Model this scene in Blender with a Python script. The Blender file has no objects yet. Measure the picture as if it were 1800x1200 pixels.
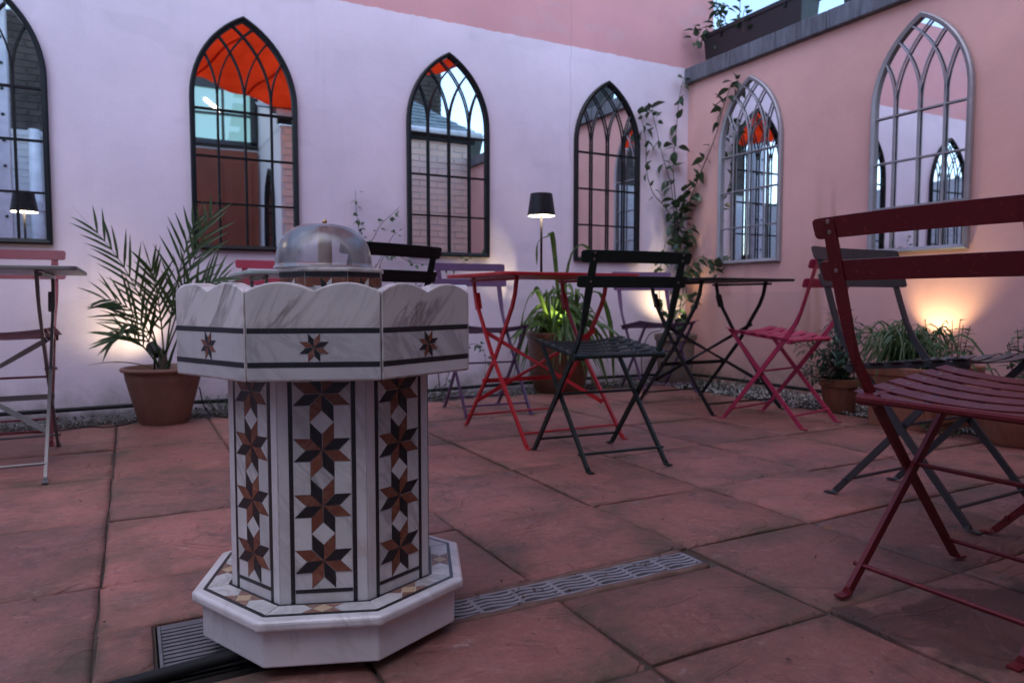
import bpy, bmesh, math, random
from mathutils import Vector, Matrix, noise
random.seed(7)
R = math.radians
SC = bpy.context.scene
COL = SC.collection

# ------------------------------------------------------------------ camera
cam_data = bpy.data.cameras.new('camera')
cam = bpy.data.objects.new('camera', cam_data); COL.objects.link(cam)
cam_data.sensor_width = 36.0
cam_data.lens = 25.12
cam_data.clip_start = 0.05
cam_data.clip_end = 400
cam.location = (0, 0, 0.60)
cam.rotation_euler = (R(90 - 3.42), 0, R(-28.1))
cam_data.dof.use_dof = True
cam_data.dof.focus_distance = 1.25
cam_data.dof.aperture_fstop = 7.1
SC.camera = cam

# ------------------------------------------------------------------ sky, sun, exposure
world = bpy.data.worlds.new('World'); SC.world = world
world.use_nodes = True
wn = world.node_tree.nodes; wl = world.node_tree.links
bg = wn['Background']
sky = wn.new('ShaderNodeTexSky'); sky.sky_type = 'NISHITA'
sky.sun_disc = False
SUN_EL, SUN_ROT = 62.0, 215.0
sky.sun_elevation = R(SUN_EL); sky.sun_rotation = R(SUN_ROT)
sky.air_density = 1.0; sky.dust_density = 0.6; sky.ozone_density = 3.0
wl.new(sky.outputs['Color'], bg.inputs['Color'])
bg.inputs['Strength'].default_value = 0.15
sun_data = bpy.data.lights.new('sun', 'SUN')
sun_data.energy = 0.5; sun_data.angle = R(80); sun_data.color = (1.0, 0.90, 0.90)
sun = bpy.data.objects.new('sun', sun_data); COL.objects.link(sun)
sdir = Vector((math.sin(R(SUN_ROT)) * math.cos(R(SUN_EL)), math.cos(R(SUN_ROT)) * math.cos(R(SUN_EL)), math.sin(R(SUN_EL))))
sun.rotation_euler = (-sdir).to_track_quat('-Z', 'Y').to_euler()
sun.location = (0, 0, 12)
SC.view_settings.view_transform = 'Standard'
SC.view_settings.look = 'None'
SC.view_settings.gamma = 1.0
SC.view_settings.use_curve_mapping = False
SC.view_settings.exposure = 1.62
SC.cycles.use_denoising = True
SC.cycles.max_bounces = 12
SC.cycles.glossy_bounces = 6
SC.cycles.transparent_max_bounces = 12
SC.cycles.caustics_reflective = False
SC.cycles.caustics_refractive = False
SC.cycles.sample_clamp_indirect = 4.0

# ------------------------------------------------------------------ materials
MATS = {}
def nmat(name):
    m = bpy.data.materials.new(name); m.use_nodes = True
    nt = m.node_tree
    return m, nt, nt.nodes['Principled BSDF']
def nd(nt, typ, **kw):
    n = nt.nodes.new(typ)
    for k, v in kw.items():
        if k.startswith('i_'):
            n.inputs[k[2:].replace('_', ' ')].default_value = v
        else: setattr(n, k, v)
    return n
def ramp(nt, src, a, b, ca=(0, 0, 0, 1), cb=(1, 1, 1, 1)):
    r = nt.nodes.new('ShaderNodeValToRGB')
    r.color_ramp.elements[0].position = a; r.color_ramp.elements[0].color = ca
    r.color_ramp.elements[1].position = b; r.color_ramp.elements[1].color = cb
    nt.links.new(src, r.inputs['Fac']); return r.outputs['Color']
def mix(nt, fac, a, b, mode='MIX'):
    m = nt.nodes.new('ShaderNodeMix'); m.data_type = 'RGBA'; m.blend_type = mode
    if isinstance(fac, (int, float)): m.inputs[0].default_value = fac
    else: nt.links.new(fac, m.inputs[0])
    for i, v in ((6, a), (7, b)):
        if isinstance(v, (tuple, list)): m.inputs[i].default_value = (v[0], v[1], v[2], 1)
        else: nt.links.new(v, m.inputs[i])
    return m.outputs[2]
def mth(nt, op, a, b=None, c=None):
    m = nt.nodes.new('ShaderNodeMath'); m.operation = op
    for i, v in enumerate((a, b, c)):
        if v is None: continue
        if isinstance(v, (int, float)): m.inputs[i].default_value = v
        else: nt.links.new(v, m.inputs[i])
    return m.outputs[0]
def noise_tex(nt, vec, scale, detail=4, rough=.55, dist=0):
    n = nt.nodes.new('ShaderNodeTexNoise'); n.inputs['Scale'].default_value = scale
    n.inputs['Detail'].default_value = detail; n.inputs['Roughness'].default_value = rough
    n.inputs['Distortion'].default_value = dist
    if vec is not None: nt.links.new(vec, n.inputs['Vector'])
    return n.outputs['Fac']
def bump(nt, bsdf, h, strength=.3, dist=.005):
    b = nt.nodes.new('ShaderNodeBump'); b.inputs['Strength'].default_value = strength
    b.inputs['Distance'].default_value = dist
    nt.links.new(h, b.inputs['Height']); nt.links.new(b.outputs['Normal'], bsdf.inputs['Normal'])
def objvec(nt): return nt.nodes.new('ShaderNodeTexCoord').outputs['Object']
def wpos(nt): return nt.nodes.new('ShaderNodeNewGeometry').outputs['Position']
def orand(nt): return nt.nodes.new('ShaderNodeObjectInfo').outputs['Random']
def mapv(nt, vec, scale=(1, 1, 1), rot=(0, 0, 0), loc=(0, 0, 0)):
    m = nt.nodes.new('ShaderNodeMapping')
    m.inputs['Scale'].default_value = scale; m.inputs['Rotation'].default_value = rot; m.inputs['Location'].default_value = loc
    nt.links.new(vec, m.inputs['Vector']); return m.outputs['Vector']
def sep(nt, vec):
    s = nt.nodes.new('ShaderNodeSeparateXYZ'); nt.links.new(vec, s.inputs[0]); return s.outputs

def paint(name, col, rough=.45, metal=0, var=.16, scale=9, bmp=.0, bscale=120, rv=0.06, spec=.5, chips=None, salt=None):
    """plain painted / solid surface with uneven tone and gloss"""
    m, nt, b = nmat(name)
    v = objvec(nt)
    n1 = noise_tex(nt, v, scale, 6, .62)
    c = mix(nt, ramp(nt, n1, .3, .7), tuple(x * (1 - var) for x in col), tuple(min(1, x * (1 + var)) for x in col))
    if rv:
        c = mix(nt, mth(nt, 'MULTIPLY', orand(nt), .5), c, mix(nt, 1, c, (1 - rv * 3,) * 3, 'MULTIPLY'))
    if chips:
        n2 = noise_tex(nt, v, 90, 3, .7)
        c = mix(nt, ramp(nt, n2, .62, .66), c, chips)
    if salt:
        n4 = noise_tex(nt, mapv(nt, v, (1, 1, .45)), 7, 7, .72)
        c = mix(nt, mth(nt, 'MULTIPLY', ramp(nt, n4, .50, .70), .55), c, salt)
    nt.links.new(c, b.inputs['Base Color'])
    n3 = noise_tex(nt, v, scale * 3, 3)
    r = nt.nodes.new('ShaderNodeMapRange'); r.inputs[3].default_value = max(.02, rough - .1); r.inputs[4].default_value = min(1, rough + .12)
    nt.links.new(n3, r.inputs[0]); nt.links.new(r.outputs[0], b.inputs['Roughness'])
    b.inputs['Metallic'].default_value = metal
    b.inputs['Specular IOR Level'].default_value = spec
    if bmp: bump(nt, b, noise_tex(nt, v, bscale, 5, .6), bmp, .003)
    MATS[name] = m; return m

paint('dark_red_paint', (.105, .007, .010), .45, chips=(.18, .02, .02), bmp=.05, spec=.35)
paint('maroon_paint', (.18, .026, .038), .45, spec=.35)
paint('magenta_paint', (.26, .025, .05), .45, spec=.35)
paint('pink_red_paint', (.36, .026, .075), .45, spec=.35, chips=(.25, .02, .05))
paint('bright_red_paint', (.42, .014, .02), .42, spec=.35, chips=(.25, .02, .02))
paint('purple_paint', (.095, .042, .102), .48, spec=.3, chips=(.12, .08, .15))
paint('black_paint', (.010, .010, .011), .5, spec=.22, chips=(.03, .02, .018))
paint('green_black_paint', (.011, .019, .016), .5, spec=.25, chips=(.03, .04, .035))
paint('charcoal_paint', (.034, .031, .034), .40, spec=.4)
paint('silver_paint', (.16, .155, .16), .38, metal=.3)
paint('pale_green_paint', (.30, .38, .36), .35)
paint('lamp_black', (.012, .010, .011), .5, spec=.3)
paint('mirror_black', (.005, .005, .006), .45, spec=.25)
paint('mirror_silver', (.30, .28, .30), .38, metal=.3)
paint('rivet_steel', (.35, .30, .28), .35, metal=.9)
paint('plastic_black', (.010, .010, .011), .6, spec=.25)
paint('terracotta', (.25, .085, .045), .8, var=.25, scale=6, bmp=.15, bscale=60, salt=(.30, .19, .14))
paint('terracotta_pale', (.34, .17, .11), .8, var=.22, scale=6, bmp=.12, bscale=60)
paint('terracotta_plastic', (.20, .092, .066), .6, var=.18, scale=4, salt=(.26, .15, .11))
paint('glazed_brown', (.10, .040, .022), .30, var=.4, scale=5)
paint('weathered_clay', (.17, .12, .095), .85, var=.3, scale=8, bmp=.2, bscale=50)
paint('soil', (.025, .016, .011), .95, var=.4, scale=30, bmp=1, bscale=90)
paint('white_metal', (.72, .73, .75), .4)
paint('slate', (.10, .17, .19), .55, var=.4, scale=5, bmp=.3, bscale=30, rv=.15)
paint('brick_dark', (.075, .06, .052), .9, var=.5, scale=4, bmp=.6, bscale=50)
paint('brick_cream', (.88, .66, .52), .8, var=.12, scale=3, bmp=.5, bscale=40)
paint('brick_white', (.70, .69, .68), .75, var=.1, scale=3, bmp=.5, bscale=40)
paint('render_white', (.70, .68, .67), .85, var=.06, scale=3, bmp=.25, bscale=60)
paint('door_terracotta', (.26, .065, .03), .6, var=.15, scale=3)
paint('grate_steel', (.15, .145, .155), .42, metal=.4, var=.25, scale=20)
paint('grate_plastic', (.20, .19, .21), .5, var=.2, scale=20)
paint('pit', (.006, .005, .005), .95)
paint('pale_wood', (.30, .14, .055), .5, var=.3, scale=14)
paint('brass', (.45, .28, .10), .3, metal=.9)
paint('stem_brown', (.05, .035, .02), .8)
paint('window_frame', (.05, .05, .05), .5)
paint('planter_black', (.012, .012, .016), .38)
paint('white_stone', (.50, .48, .46), .7, var=.3, scale=40, rv=.2)
paint('grey_stone', (.11, .10, .09), .8, var=.4, scale=40, rv=.2)
paint('dead_leaf', (.05, .025, .012), .8)

def leafmat(name, col, col2, rough=.45, trans=.25):
    m, nt, b = nmat(name)
    v = objvec(nt)
    c = mix(nt, ramp(nt, noise_tex(nt, v, 14, 3), .3, .7), col, col2)
    c = mix(nt, mth(nt, 'MULTIPLY', orand(nt), .75), c, mix(nt, 1, c, (.6, .7, .75), 'MULTIPLY'))
    nt.links.new(c, b.inputs['Base Color']); b.inputs['Roughness'].default_value = rough
    t = nt.nodes.new('ShaderNodeBsdfTranslucent'); nt.links.new(c, t.inputs['Color'])
    s = nt.nodes.new('ShaderNodeMixShader'); s.inputs[0].default_value = trans
    nt.links.new(b.outputs[0], s.inputs[1]); nt.links.new(t.outputs[0], s.inputs[2])
    nt.links.new(s.outputs[0], nt.nodes['Material Output'].inputs['Surface'])
    MATS[name] = m
leafmat('leaf_palm', (.035, .068, .022), (.075, .12, .04), .4, .35)
leafmat('leaf_strap', (.055, .11, .022), (.12, .19, .04), .35, .45)
leafmat('leaf_climber', (.035, .07, .04), (.085, .115, .045), .28, .3)
leafmat('leaf_dark', (.030, .075, .055), (.065, .12, .075), .32, .3)
leafmat('leaf_spider', (.04, .10, .03), (.11, .18, .065), .35, .4)
leafmat('leaf_pale', (.08, .14, .06), (.22, .28, .16), .45, .35)
leafmat('moss', (.03, .05, .015), (.05, .07, .03), .9, .1)

def mirror_glass():
    m, nt, b = nmat('mirror_glass')
    b.inputs['Base Color'].default_value = (.86, .88, .90, 1); b.inputs['Metallic'].default_value = 1
    b.inputs['Roughness'].default_value = .015
    bump(nt, b, noise_tex(nt, objvec(nt), 3.0, 1), .012, .02)
    MATS['mirror_glass'] = m
mirror_glass()

def stucco(name, lower, upper=None, split=2.335, kind='back'):
    m, nt, b = nmat(name)
    p = wpos(nt); s = sep(nt, p)
    n1 = noise_tex(nt, p, 1.3, 5, .6); n2 = noise_tex(nt, p, 7, 5, .65)
    def vary(c, k): return mix(nt, ramp(nt, n1, .3, .72), tuple(x * (1 - k) for x in c), tuple(min(1, x * (1 + k * .6)) for x in c))
    c = vary(lower, .13)
    c = mix(nt, mth(nt, 'MULTIPLY', ramp(nt, noise_tex(nt, p, 2.9, 7, .7, .4), .5, .75), .22), c, tuple(x * .68 for x in lower))
    if upper:
        edge = mth(nt, 'ADD', s[2], mth(nt, 'MULTIPLY', mth(nt, 'SUBTRACT', noise_tex(nt, p, 22, 3), .5), .022))
        c = mix(nt, mth(nt, 'GREATER_THAN', edge, split), c, vary(upper, .12))
    if kind == 'back':   # hairline crack running up the render, dirt line near the gravel
        cr = mth(nt, 'ABSOLUTE', mth(nt, 'SUBTRACT', mth(nt, 'ADD', s[0], mth(nt, 'MULTIPLY', mth(nt, 'SUBTRACT', noise_tex(nt, p, 6, 4), .5), .05)), 2.728))
        line = mth(nt, 'MULTIPLY', mth(nt, 'LESS_THAN', cr, .0022), mth(nt, 'GREATER_THAN', s[2], 1.55))
        c = mix(nt, mth(nt, 'MULTIPLY', line, .45), c, (.2, .15, .15))
        dr = mth(nt, 'MULTIPLY', ramp(nt, noise_tex(nt, mapv(nt, p, (1, 1, .06)), 13, 5, .65), .56, .74), ramp(nt, noise_tex(nt, p, 1.1, 3), .42, .62))
        c = mix(nt, mth(nt, 'MULTIPLY', dr, .26), c, (.36, .32, .34))
        # old filled patches, slightly greyer
        pt = ramp(nt, noise_tex(nt, mapv(nt, p, (1, 1, 2.2)), 1.7, 2), .60, .64)
        c = mix(nt, mth(nt, 'MULTIPLY', pt, .16), c, (.44, .39, .43))
    else:                # rusty runs down the salmon wall
        for y0, w, z1, z0, amt in ((3.04, .05, 1.45, .0, .40), (2.955, .025, 1.36, .55, .5), (3.12, .10, .95, .0, .45), (4.13, .12, 2.2, .5, .16), (3.62, .05, 2.2, 1.9, .2)):
            d = mth(nt, 'ABSOLUTE', mth(nt, 'SUBTRACT', mth(nt, 'ADD', s[1], mth(nt, 'MULTIPLY', mth(nt, 'SUBTRACT', noise_tex(nt, mapv(nt, p, (1, 1, .3)), 9, 4), .5), .09)), y0))
            k = ramp(nt, mth(nt, 'DIVIDE', d, w), 0, 1, (1, 1, 1, 1), (0, 0, 0, 1))
            zz = nt.nodes.new('ShaderNodeMapRange'); zz.inputs[1].default_value = z1; zz.inputs[2].default_value = z1 - .5 * (z1 - z0)
            nt.links.new(s[2], zz.inputs[0])
            k = mth(nt, 'MULTIPLY', mth(nt, 'MULTIPLY', k, zz.outputs[0]), mth(nt, 'MULTIPLY', noise_tex(nt, mapv(nt, p, (1, 14, .8)), 6, 5), amt * 2))
            c = mix(nt, k, c, (.26, .12, .05))
        # greyish repaired band low on the wall
        lo = mth(nt, 'MULTIPLY', mth(nt, 'LESS_THAN', mth(nt, 'ADD', s[2], mth(nt, 'MULTIPLY', n2, .03)), .66), mth(nt, 'MULTIPLY', mth(nt, 'GREATER_THAN', s[1], 3.1), .3))
        c = mix(nt, lo, c, (.40, .24, .22))
    # splash dirt and algae at the foot
    ft = nt.nodes.new('ShaderNodeMapRange'); ft.inputs[1].default_value = .22; ft.inputs[2].default_value = 0
    nt.links.new(s[2], ft.inputs[0])
    c = mix(nt, mth(nt, 'MULTIPLY', ft.outputs[0], ramp(nt, n2, .35, .7)), c, (.16, .15, .12))
    nt.links.new(c, b.inputs['Base Color']); b.inputs['Roughness'].default_value = .9
    st_ = (1, 1, 1.7) if kind == 'back' else (1, 1, 1)
    h = mth(nt, 'ADD', mth(nt, 'MULTIPLY', noise_tex(nt, p, 170, 3, .6), .55), mth(nt, 'MULTIPLY', noise_tex(nt, mapv(nt, p, st_), 22, 5, .6), .7))
    bump(nt, b, h, .38, .0045)
    MATS[name] = m
stucco('wall_white_pink', (.71, .60, .68), (.60, .29, .30))
stucco('wall_salmon', (.67, .37, .33), None, kind='right')

def sandstone():
    m, nt, b = nmat('sandstone')
    p = wpos(nt); r = orand(nt)
    off = nt.nodes.new('ShaderNodeCombineXYZ')
    for i in range(3): nt.links.new(mth(nt, 'MULTIPLY', r, 40 + 13 * i), off.inputs[i])
    va = nt.nodes.new('ShaderNodeVectorMath'); va.operation = 'ADD'
    nt.links.new(p, va.inputs[0]); nt.links.new(off.outputs[0], va.inputs[1]); v = va.outputs[0]
    big = noise_tex(nt, v, 2.6, 7, .66, .3); mid = noise_tex(nt, mapv(nt, v, (1, 1.6, 1), (0, 0, .5)), 11, 9, .74, .2); fine = noise_tex(nt, v, 170, 6, .8)
    c = mix(nt, ramp(nt, big, .32, .70), (.27, .083, .068), (.43, .148, .115))
    c = mix(nt, ramp(nt, mid, .45, .75), c, (.33, .125, .112))
    c = mix(nt, mth(nt, 'MULTIPLY', r, .65), c, (.21, .087, .082))
    r2 = mth(nt, 'FRACT', mth(nt, 'MULTIPLY', r, 7.31))
    c = mix(nt, mth(nt, 'MULTIPLY', r2, .45), c, (.40, .140, .10))
    c = mix(nt, mth(nt, 'MULTIPLY', ramp(nt, fine, .42, .70), .42), c, (.45, .21, .175))
    c = mix(nt, mth(nt, 'MULTIPLY', ramp(nt, noise_tex(nt, v, 5.5, 9, .78, .3), .48, .66), .72), c, (.085, .050, .045))
    c = mix(nt, mth(nt, 'MULTIPLY', ramp(nt, noise_tex(nt, mapv(nt, v, (1, 2.6, 1), (0, 0, .35)), 3.1, 7, .7, 1.5), .56, .66), .35), c, (.30, .17, .16))
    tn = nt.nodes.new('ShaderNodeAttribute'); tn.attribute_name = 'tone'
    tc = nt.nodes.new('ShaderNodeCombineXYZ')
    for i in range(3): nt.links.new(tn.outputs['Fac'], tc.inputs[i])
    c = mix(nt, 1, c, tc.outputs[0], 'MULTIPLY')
    gr = noise_tex(nt, v, 48, 8, .82)
    c = mix(nt, mth(nt, 'MULTIPLY', ramp(nt, gr, .52, .66), .42), c, (.47, .24, .21))
    c = mix(nt, mth(nt, 'MULTIPLY', ramp(nt, gr, .34, .46, (1, 1, 1, 1), (0, 0, 0, 1)), .50), c, (.11, .055, .05))
    # chalky scuffs and rusty spots
    c = mix(nt, mth(nt, 'MULTIPLY', ramp(nt, noise_tex(nt, v, 16, 8, .8), .60, .70), .6), c, (.50, .36, .34))
    c = mix(nt, mth(nt, 'MULTIPLY', ramp(nt, noise_tex(nt, v, 7, 3, .5), .72, .78), .6), c, (.33, .11, .03))
    c = mix(nt, mth(nt, 'MULTIPLY', ramp(nt, noise_tex(nt, v, 60, 2, .5), .70, .73), .85), c, (.04, .025, .02))
    # moss and grime creeping in from the joints
    at = nt.nodes.new('ShaderNodeAttribute'); at.attribute_name = 'edge'
    e = mth(nt, 'MULTIPLY', at.outputs['Fac'], ramp(nt, noise_tex(nt, p, 5, 5, .65), .38, .66))
    c = mix(nt, mth(nt, 'MULTIPLY', e, .85), c, (.060, .055, .028))
    # spilled water darkening a patch near the dark red chair
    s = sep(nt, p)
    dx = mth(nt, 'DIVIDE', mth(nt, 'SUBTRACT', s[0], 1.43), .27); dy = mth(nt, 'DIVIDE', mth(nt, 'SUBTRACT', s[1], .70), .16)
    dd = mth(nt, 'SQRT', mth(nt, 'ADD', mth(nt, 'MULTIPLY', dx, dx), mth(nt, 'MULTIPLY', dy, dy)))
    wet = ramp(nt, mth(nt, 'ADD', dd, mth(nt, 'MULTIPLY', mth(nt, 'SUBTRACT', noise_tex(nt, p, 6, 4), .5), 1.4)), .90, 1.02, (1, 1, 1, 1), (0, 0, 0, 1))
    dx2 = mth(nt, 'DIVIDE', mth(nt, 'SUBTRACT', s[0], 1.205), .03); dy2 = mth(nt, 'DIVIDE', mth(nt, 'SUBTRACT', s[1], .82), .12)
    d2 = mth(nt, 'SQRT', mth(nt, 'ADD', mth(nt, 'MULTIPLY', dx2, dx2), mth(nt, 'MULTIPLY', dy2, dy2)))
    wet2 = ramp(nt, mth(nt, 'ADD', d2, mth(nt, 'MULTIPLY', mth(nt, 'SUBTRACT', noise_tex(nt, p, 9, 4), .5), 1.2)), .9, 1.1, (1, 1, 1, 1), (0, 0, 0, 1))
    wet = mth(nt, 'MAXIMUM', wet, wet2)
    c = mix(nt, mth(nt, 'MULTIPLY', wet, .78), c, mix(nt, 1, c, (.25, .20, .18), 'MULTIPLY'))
    nt.links.new(c, b.inputs['Base Color'])
    rr = nt.nodes.new('ShaderNodeMapRange'); rr.inputs[3].default_value = .36; rr.inputs[4].default_value = .66
    nt.links.new(mid, rr.inputs[0])
    rg = mix(nt, wet, rr.outputs[0], (.35, .35, .35)); nt.links.new(rg, b.inputs['Roughness'])
    # riven terraces: noise quantised into soft steps
    st = noise_tex(nt, mapv(nt, v, (1, 1.5, 1)), 3.2, 4, .5, .8)
    t10 = mth(nt, 'MULTIPLY', st, 7); fl = mth(nt, 'FLOOR', t10)
    fr = ramp(nt, mth(nt, 'SUBTRACT', t10, fl), .80, 1.0)
    h = mth(nt, 'ADD', mth(nt, 'ADD', fl, fr), mth(nt, 'ADD', mth(nt, 'MULTIPLY', mid, 1.1), mth(nt, 'MULTIPLY', fine, .8)))
    bump(nt, b, h, .9, .005)
    MATS['sandstone'] = m
sandstone()

def marble(name, base, vein, amt=.8, rough=.28, scale=5, rot=.6):
    m, nt, b = nmat(name)
    v = objvec(nt); r = orand(nt)
    off = nt.nodes.new('ShaderNodeCombineXYZ')
    for i in range(3): nt.links.new(mth(nt, 'MULTIPLY', r, 7 + 3 * i), off.inputs[i])
    va = nt.nodes.new('ShaderNodeVectorMath'); va.operation = 'ADD'
    nt.links.new(v, va.inputs[0]); nt.links.new(off.outputs[0], va.inputs[1])
    q0 = mapv(nt, va.outputs[0], (1, 1, 1), (0, rot, 0)); q = mapv(nt, q0, (1, 1, .26))
    n = noise_tex(nt, q, scale * 2.4, 6, .62, 1.0)
    d = mth(nt, 'ABSOLUTE', mth(nt, 'SUBTRACT', n, .5))
    k = ramp(nt, d, 0.0, .075, (1, 1, 1, 1), (0, 0, 0, 1))
    k = mth(nt, 'MULTIPLY', k, ramp(nt, noise_tex(nt, q, scale * 1.1, 3), .40, .62))
    cl = ramp(nt, noise_tex(nt, va.outputs[0], scale * 1.6, 5, .6), .35, .75)
    c = mix(nt, mth(nt, 'MULTIPLY', cl, .55), base, tuple(x * .72 for x in base))
    c = mix(nt, mth(nt, 'MULTIPLY', k, amt), c, vein)
    c = mix(nt, mth(nt, 'MULTIPLY', ramp(nt, noise_tex(nt, va.outputs[0], 11, 4, .6), .64, .74), .30), c, (.42, .26, .16))
    tv = nt.nodes.new('ShaderNodeMapRange'); tv.inputs[3].default_value = .80; tv.inputs[4].default_value = 1.08
    nt.links.new(mth(nt, 'FRACT', mth(nt, 'MULTIPLY', r, 17.3)), tv.inputs[0])
    cv = nt.nodes.new('ShaderNodeCombineXYZ')
    for i in range(3): nt.links.new(tv.outputs[0], cv.inputs[i])
    c = mix(nt, 1, c, cv.outputs[0], 'MULTIPLY')
    wp = wpos(nt)
    c = mix(nt, mth(nt, 'MULTIPLY', ramp(nt, noise_tex(nt, mapv(nt, wp, (1, 1, .35)), 26, 6, .7), .58, .75), .35), c, (.26, .20, .16))
    nt.links.new(c, b.inputs['Base Color']); b.inputs['Roughness'].default_value = rough
    bump(nt, b, noise_tex(nt, v, 60, 4), .06, .002)
    MATS[name] = m
marble('marble_white', (.59, .525, .50), (.15, .12, .11), .85, .30, 7, -.62)
marble('marble_cloudy', (.54, .495, .49), (.27, .25, .25), .7, .3, 9, .9)
marble('marble_plinth', (.60, .55, .55), (.30, .26, .25), .5)
marble('tile_white', (.56, .525, .51), (.28, .26, .25), .75, .22, 9)
marble('tile_red', (.175, .058, .034), (.42, .22, .15), .30, .24, 22, .2)
marble('tile_red_dull', (.22, .10, .075), (.40, .28, .20), .5, .3, 16, 1.2)
marble('tile_beige', (.48, .33, .20), (.6, .45, .3), .4, .3, 12)
def granite():
    m, nt, b = nmat('tile_black')
    v = objvec(nt)
    sp = ramp(nt, noise_tex(nt, v, 420, 2, .8), .62, .72)
    c = mix(nt, sp, (.012, .012, .014), (.10, .10, .11))
    nt.links.new(c, b.inputs['Base Color']); b.inputs['Roughness'].default_value = .28
    MATS['tile_black'] = m
granite()

def lead():
    m, nt, b = nmat('weathered_lead')
    p = wpos(nt)
    st = noise_tex(nt, mapv(nt, p, (1, 9, .7)), 6, 6, .7)
    c = mix(nt, ramp(nt, st, .3, .7), (.035, .035, .045), (.15, .16, .19))
    c = mix(nt, mth(nt, 'MULTIPLY', ramp(nt, noise_tex(nt, p, 3.5, 4), .5, .7), .6), c, (.055, .040, .04))
    c = mix(nt, ramp(nt, noise_tex(nt, p, 40, 4, .8), .70, .76), c, (.45, .45, .46))
    nt.links.new(c, b.inputs['Base Color']); b.inputs['Roughness'].default_value = .55
    bump(nt, b, st, .3, .004); MATS['weathered_lead'] = m
lead()

def canopy_mat():
    m, nt, b = nmat('red_canvas')
    v = objvec(nt)
    c = mix(nt, ramp(nt, noise_tex(nt, v, 2.5, 3), .3, .7), (.62, .13, .055), (.82, .19, .08))
    d = nt.nodes.new('ShaderNodeBsdfDiffuse'); t = nt.nodes.new('ShaderNodeBsdfTranslucent')
    nt.links.new(c, d.inputs[0]); nt.links.new(c, t.inputs[0])
    s = nt.nodes.new('ShaderNodeMixShader'); s.inputs[0].default_value = .78
    nt.links.new(d.outputs[0], s.inputs[1]); nt.links.new(t.outputs[0], s.inputs[2])
    nt.links.new(s.outputs[0], nt.nodes['Material Output'].inputs['Surface'])
    MATS['red_canvas'] = m
canopy_mat()

def dome_mat():
    m, nt, b = nmat('clear_plastic')
    tr = nt.nodes.new('ShaderNodeBsdfTransparent'); tr.inputs[0].default_value = (.80, .79, .82, 1)
    gl = nt.nodes.new('ShaderNodeBsdfGlossy'); gl.inputs['Roughness'].default_value = .24
    df = nt.nodes.new('ShaderNodeBsdfDiffuse'); df.inputs[0].default_value = (.62, .60, .64, 1)
    fr = nt.nodes.new('ShaderNodeFresnel'); fr.inputs[0].default_value = 1.7
    n = noise_tex(nt, mapv(nt, objvec(nt), (1, 1, .12)), 60, 4, .6)
    hz = mth(nt, 'ADD', mth(nt, 'MULTIPLY', ramp(nt, n, .3, .7), .24), .06)
    s1 = nt.nodes.new('ShaderNodeMixShader'); nt.links.new(hz, s1.inputs[0])
    nt.links.new(tr.outputs[0], s1.inputs[1]); nt.links.new(df.outputs[0], s1.inputs[2])
    s2 = nt.nodes.new('ShaderNodeMixShader'); nt.links.new(fr.outputs[0], s2.inputs[0])
    nt.links.new(s1.outputs[0], s2.inputs[1]); nt.links.new(gl.outputs[0], s2.inputs[2])
    nt.links.new(s2.outputs[0], nt.nodes['Material Output'].inputs['Surface'])
    MATS['clear_plastic'] = m
dome_mat()

def emit(name, col, st):
    m, nt, b = nmat(name)
    b.inputs['Base Color'].default_value = (.8, .8, .8, 1)
    b.inputs['Emission Color'].default_value = (*col, 1); b.inputs['Emission Strength'].default_value = st
    MATS[name] = m
emit('lamp_glow', (1, .80, .55), 9.0)
emit('spot_glow', (1, .78, .48), 10.0)

def pane_mat():
    m, nt, b = nmat('window_pane')
    b.inputs['Base Color'].default_value = (.05, .07, .08, 1); b.inputs['Roughness'].default_value = .03
    b.inputs['Specular IOR Level'].default_value = 1.0; b.inputs['Coat Weight'].default_value = 1
    b.inputs['Emission Color'].default_value = (.42, .85, .92, 1); b.inputs['Emission Strength'].default_value = .20
    MATS['window_pane'] = m
pane_mat()

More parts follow.
